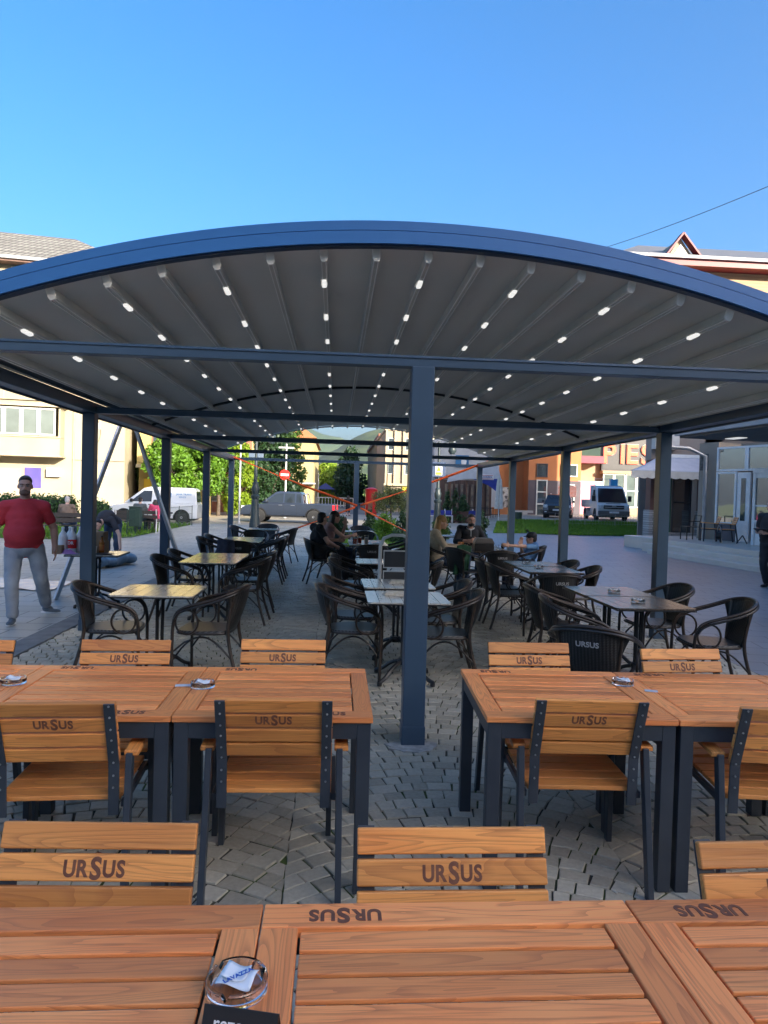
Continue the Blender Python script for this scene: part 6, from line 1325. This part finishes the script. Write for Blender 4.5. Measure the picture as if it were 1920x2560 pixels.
    for s in (-1, 1):
        b = MB(); b.ell(hp(s*.030, .080, .006), (.013*hs, .008*hs, .008*hs), 8, Rf); b.build('eye', M('eye_white', (.6, .58, .55), None, 5, .3), t, smooth=60); b = MB(); b.ell(hp(s*.030, .087, .006), (.006*hs, .004*hs, .006*hs), 8, Rf); b.build('iris', BLACKP, t, smooth=60)
        b = MB(); b.tube([hp(s*.014, .096, .024), hp(s*.032, .094, .030), hp(s*.050, .078, .024)], .005*hs, 6); b.build('eyebrow', hair, t, smooth=60)
    # hair
    b = MB()
    if hairstyle == 'short': b.ell(hp(0, -.030, .058), (.080*hs, .090*hs, .078*hs), 18, Rf); b.ell(hp(0, .022, .098), (.056*hs, .046*hs, .030*hs), 14, Rf); b.ell(hp(0, -.055, -.005), (.074*hs, .062*hs, .080*hs), 14, Rf)
    elif hairstyle == 'long':
        b.ell(hp(0, -.022, .042), (.088*hs, .102*hs, .092*hs), 18, Rf)
        for x in (-.07, -.035, 0, .035, .07): b.tube([hp(x, -.03-.05*(1-abs(x)/.07*.5), .04), hp(x*1.15, -.085+abs(x)*.4, -.09), hp(x*1.35, -.09+abs(x)*.5, -.22), hp(x*1.1, -.085+abs(x)*.4, -.34)], [.045, .05, .045, .018], 10)
    if hairstyle: o = b.build('hair', hair, t); remesh(o, vs, 4)
    if cap_mat:
        b = MB(); b.ell(hp(0, -.012, .055), (.088*hs, .106*hs, .080*hs), 18, Rf); b.ell(hp(0, .10, .05), (.06*hs, .06*hs, .010*hs), 14, Rf); o = b.build('cap', cap_mat, t); remesh(o, vs, 2)
    if beard: b = MB(); b.ell(hp(0, .045, -.078), (.062*hs*fat**.4, .060*hs, .040*hs), 16, Rf); b.ell(hp(0, .090, -.050), (.034*hs, .012*hs, .010*hs), 10, Rf); o = b.build('beard', beard, t); remesh(o, vs, 2)
    # clothes
    b = MB(); torso(b, .014); b.ell(H+sp*.02, (.172*fat+.016, .13*fat+.018, .13), 16, R2)
    for s in 'lr': arm(b, s, sleeve if sleeve < 1 else sleeve, .014)
    o = b.build('shirt', top, t); remesh(o, vs*1.2, 8); folds(o, .022, .16)
    if collar: b = MB(); b.tube([Nk+sp*.0+R @ V((.075*cos(a), .062*sin(a)+.012, .022*sin(-a))) for a in [2*pi*i/16 for i in range(16)]], .014, 8, closed=True); b.tube([Nk+R @ V((0, .085, -.02)), Nk+R @ V((.0, .125, -.15))], .010, 6); b.build('collar', collar, t, smooth=60)
    b = MB(); b.ell(H-sp*.03, (.168*fat+.006, .128*fat+.008, .12), 16, R2)
    for s in 'lr': leg(b, s, .016, 1.93 if not shorts else shorts)
    o = b.build('trousers', bottom, t); remesh(o, vs*1.3, 4); folds(o, .030, .13)
    for s in 'lr':
        A = V(J['a'+s]); T_ = V(J['t'+s]); d = (T_-A); d.z = 0; d.normalize(); sl_ = T_.z-A.z
        b = MB(); R3 = rot_to((0, 0, 1), V((0, 0, 1)).cross(-d)); q = A+V((0, 0, -.045)); b.ell(q+d*.02, (.042, .07, .045), 12, R3); b.ell(q+d*.10+V((0, 0, -.015+sl_*.3)), (.046, .09, .030), 12, R3); o = b.build('shoe', shoes, t); remesh(o, .008, 2)
        b = MB(); b.ell(q+d*.065+V((0, 0, -.033+sl_*.2)), (.048, .135, .012), 14, R3); b.build('sole', WHITEP if shoes.name.startswith('grey') else BLACKP, o, smooth=60)
    return t
def stand(h=1.78, **k):
    s = h/1.78; J = dict(hip=(0, 0, .95*s), chest=(0, .01, 1.26*s), neck=(0, 0, 1.50*s), head=(0, .02, 1.655*s), face=(0, 1, 0), sl=(-.19*s, 0, 1.44*s), sr=(.19*s, 0, 1.44*s), el=(-.25*s, -.02, 1.15*s), er=(.25*s, -.02, 1.15*s), wl=(-.27*s, .04, .90*s), wr=(.27*s, .04, .90*s),
        hl=(-.09*s, 0, .90*s), hr=(.09*s, 0, .90*s), kl=(-.11*s, .02, .49*s), kr=(.11*s, .02, .49*s), al=(-.12*s, -.02, .09*s), ar=(.12*s, -.02, .09*s), tl=(-.13*s, .15, .09*s), tr=(.13*s, .15, .09*s))
    J.update(k); return J
def sit(**k):   # seated on a 0.45 m seat, origin under the seat
    J = dict(hip=(0, -.10, .56), chest=(0, -.13, .86), neck=(0, -.13, 1.09), head=(0, -.09, 1.245), face=(0, 1, 0), sl=(-.18, -.13, 1.04), sr=(.18, -.13, 1.04), el=(-.25, -.02, .80), er=(.25, -.02, .80), wl=(-.16, .20, .76), wr=(.16, .20, .76),
        hl=(-.09, -.08, .53), hr=(.09, -.08, .53), kl=(-.12, .36, .53), kr=(.12, .36, .53), al=(-.12, .32, .10), ar=(.12, .32, .10), tl=(-.12, .48, .10), tr=(.12, .48, .10)); J.update(k); return J
REDP = M('red_polo', (.62, .04, .055), (.50, .03, .04), 4, .8, bump=.7, bs=6); GREYJ = M('grey_joggers', (.36, .39, .43), (.26, .29, .33), 5, .85, bump=.9, bs=6); GSH = M('grey_trainers', (.12, .15, .18), None, 8, .7); BLT = M('black_tee', (.014, .014, .016), (.02, .02, .023), 6, .85, bump=.2, bs=14); JEAN = M('blue_jeans', (.06, .09, .15), (.04, .06, .11), 10, .85)
# man in red (local +Y is his front; he walks towards the camera)
person('heavy bearded man in a red polo shirt and grey joggers walking at the left edge', (-3.83, 9.0, 0), pi+.34, stand(1.77, hip=(0, 0, .93), sl=(-.215, 0, 1.405), sr=(.215, 0, 1.405), el=(-.325, -.06, 1.14), er=(.32, .02, 1.13), wl=(-.345, .02, .885), wr=(.33, .14, .90),
    kl=(-.20, .03, .50), al=(-.24, -.34, .13), tl=(-.42, -.28, .07), hr=(.11, 0, .90), hl=(-.12, 0, .90), kr=(.12, .20, .50), ar=(.10, .24, .09), tr=(.13, .42, .09), head=(.0, .03, 1.665)), SK1, HBR, REDP, GREYJ, GSH, 1.2, .62, 'short', M('brown_beard', (.14, .08, .055), (.19, .11, .08), 40, .8), .0085, .5, collar=M('grey_collar', (.3, .3, .33), None, 5, .8))
# man bending over the tarpaulin
person('man in dark tee and jeans bending down over the rolled tarpaulin', (-5.0, 16.0, 0), pi, stand(1.75, hip=(-.02, -.25, .90), chest=(.02, .10, 1.05), neck=(.05, .32, .98), head=(.10, .45, .86), face=(.1, .5, -.85), sl=(-.15, .28, .98), sr=(.22, .25, .93), el=(-.34, .38, .66), wl=(-.40, .50, .38), er=(.35, .35, .86), wr=(.24, .50, .75),
    hl=(-.11, -.25, .86), hr=(.08, -.25, .86), kl=(-.14, -.10, .48), kr=(.08, -.12, .48), al=(-.14, -.24, .09), ar=(.10, -.28, .09), tl=(-.15, -.05, .09), tr=(.11, -.08, .09), hdl=(0, .3, -1)), SK2, HBK, M('charcoal_tee', (.03, .03, .036), (.04, .04, .05), 6, .85, bump=.2, bs=14), JEAN, BLACKP, 1.0, .6, 'short', None, .010, .4)
# old person on the bench, seated person with child
person('old person in a beige jacket sitting on the white framed bench, seen from behind', (-8.60, 23.35, 0), .1, sit(head=(0, -.05, 1.23)), SK2, M('white_hair', (.55, .5, .46), None, 9, .7), M('beige_jacket', (.22, .16, .12), (.17, .12, .09), 7, .9), JEAN, BLACKP, 1.12, 1.8, 'short', None, .014)
person('dark haired person in a grey top sitting behind the box bin', (-7.45, 27.6, 0), .05, sit(), SK2, HBK, M('slate_top', (.10, .12, .13), None, 7, .9), JEAN, BLACKP, 1.0, .8, 'short', None, .014)
person('person in a bright pink top sitting next to the grey dressed one', (-6.95, 27.75, -.0), .5, sit(head=(0, -.02, 1.14), neck=(0, -.10, 1.0)), SK2, HBR, M('pink_top', (.75, .08, .18), None, 7, .9), M('patterned_skirt', (.3, .25, .28), (.05, .04, .05), 30, .9), BLACKP, .9, .8, 'long', None, .014)
# couple at the middle table
person('man in a black tee sitting with his back to us at the red drinks table', (-.22, 13.2, 0), -pi/2+.35, sit(head=(.0, -.02, 1.20), face=(-.5, .9, 0), neck=(0, -.07, 1.05), chest=(0, -.10, .84), wl=(-.1, .33, .80), el=(-.26, .05, .80), wr=(.12, .22, .70), er=(.27, .0, .80), kl=(-.1, .40, .56), kr=(.16, .38, .56), ar=(.14, .42, .10)), SK2, HBK, BLT, M('black_trousers', (.012, .013, .018), None, 6, .9), BLACKP, 1.08, .55, 'short', None, .009)
person('woman with long brown hair and bare arms sitting beyond the man in black', (.0, 14.15, 0), -pi/2+.15, sit(head=(0, -.0, 1.21), el=(-.2, .18, .83), wl=(-.06, .22, 1.06), er=(.22, .15, .82), wr=(.1, .34, .86), hdl=(0, -.1, 1)), SK2, HBR, M('rose_top', (.45, .25, .22), None, 6, .9), JEAN, BLACKP, .9, .25, 'long', None, .010)
# blonde woman, bearded man, child
person('blonde long haired woman in a cream sweater sitting in profile at the right table', (1.92, 12.45, 0), -pi/2-.1, sit(head=(0, -.02, 1.22), face=(.15, 1, 0), wl=(-.1, .30, .80), wr=(.08, .34, .80), el=(-.22, .05, .78), er=(.22, .05, .78)), SK2, HBL, M('cream_sweater', (.52, .42, .30), (.45, .36, .25), 16, .95, bump=.4, bs=30), JEAN, WHITEP, .95, 1.9, 'long', None, .009)
person('man with short black hair and dark shirt looking down at the right table', (2.72, 14.05, 0), pi, sit(head=(0, .06, 1.22), neck=(0, -.02, 1.07), chest=(0, -.08, .85), face=(-.05, 1, -.45), el=(-.30, .08, .80), er=(.30, .08, .80), wl=(-.08, .30, .84), wr=(.12, .30, .82)), SK1, HBK, M('dark_shirt', (.016, .017, .022), (.024, .025, .03), 5, .8), JEAN, BLACKP, 1.12, 1.6, 'short', HBK, .008, collar=M('white_undershirt', (.6, .6, .6), None, 5, .8))
person('child in a light blue tee and dark cap with one arm on the table', (3.46, 12.6, 0), pi/2+.15, sit(hip=(0, -.02, .54), chest=(.02, -.14, .70), neck=(.04, -.17, .86), head=(.05, -.13, .96), face=(.35, .8, -.1), sl=(-.10, -.15, .82), sr=(.15, -.15, .82), el=(-.12, .12, .83), wl=(-.10, .34, .84), er=(.2, -.02, .70), wr=(.06, .06, .84), kl=(-.1, .36, .50), kr=(.12, .34, .50), hdr=(0, 0, 1)), SK2, HBR, M('light_blue_tee', (.16, .34, .62), None, 6, .85), M('navy_shorts', (.02, .03, .06), None, 6, .9), WHITEP, .72, .6, 'short', None, .008, .6, cap_mat=M('navy_cap', (.012, .013, .02), None, 5, .8), hs=.92)
# man at the right edge, pedestrian
person('man in dark polo and trousers holding a tablet, cut off by the right edge', (8.83, 13.75, 0), pi/2+.5, stand(1.80, el=(-.27, .0, 1.15), er=(.25, .04, 1.14), wl=(-.12, .28, 1.14), wr=(.06, .30, 1.16), kl=(-.11, .05, .50), ar=(.13, -.16, .10), tr=(.14, .03, .09)), SK1, HBK, M('black_polo', (.016, .016, .02), None, 5, .85), M('dark_trousers', (.022, .023, .028), (.03, .031, .038), 6, .9), BLACKP, 1.12, .6, 'short', None, .009, .7)
b = MB(); b.T = Matrix.Translation((8.83, 13.75, 0)) @ Matrix.Rotation(pi/2+.5, 4, 'Z') @ Matrix.Translation((-.02, .36, 1.18)) @ Matrix.Rotation(.5, 4, 'X'); b.box(-.13, .13, -.09, .09, -.006, .006); simple('tablet', 'dark tablet held by the man at the right edge', 'tablet', b, BLACKP, bevel=.004)
p = P(870, 1266, 55); person('woman in a dark knee length dress walking far down the street', (p.x, 55, -.04), .1, stand(1.62, ar=(.1, .15, .12), al=(-.1, -.15, .12)), SK2, HBR, BLT, M('dark_dress', (.015, .016, .022), None, 5, .9), BLACKP, .95, .7, 'long', None, .02, shorts=1.2)
# ================================================================== AIR
hz = MB(); hz.box(-4200, 4200, -300, 3200, -1.2, 300); m, n, b_ = nodes('air'); n.nodes.remove(b_); pv = N(n, 'VolumePrincipled'); pv.inputs['Color'].default_value = (.80, .90, 1.0, 1); pv.inputs['Density'].default_value = .00006; pv.inputs['Anisotropy'].default_value = .2
L(n, pv.outputs[0], n.nodes['Material Output'].inputs['Volume']); ho = hz.build('haze', m); ho['kind'] = 'stuff'
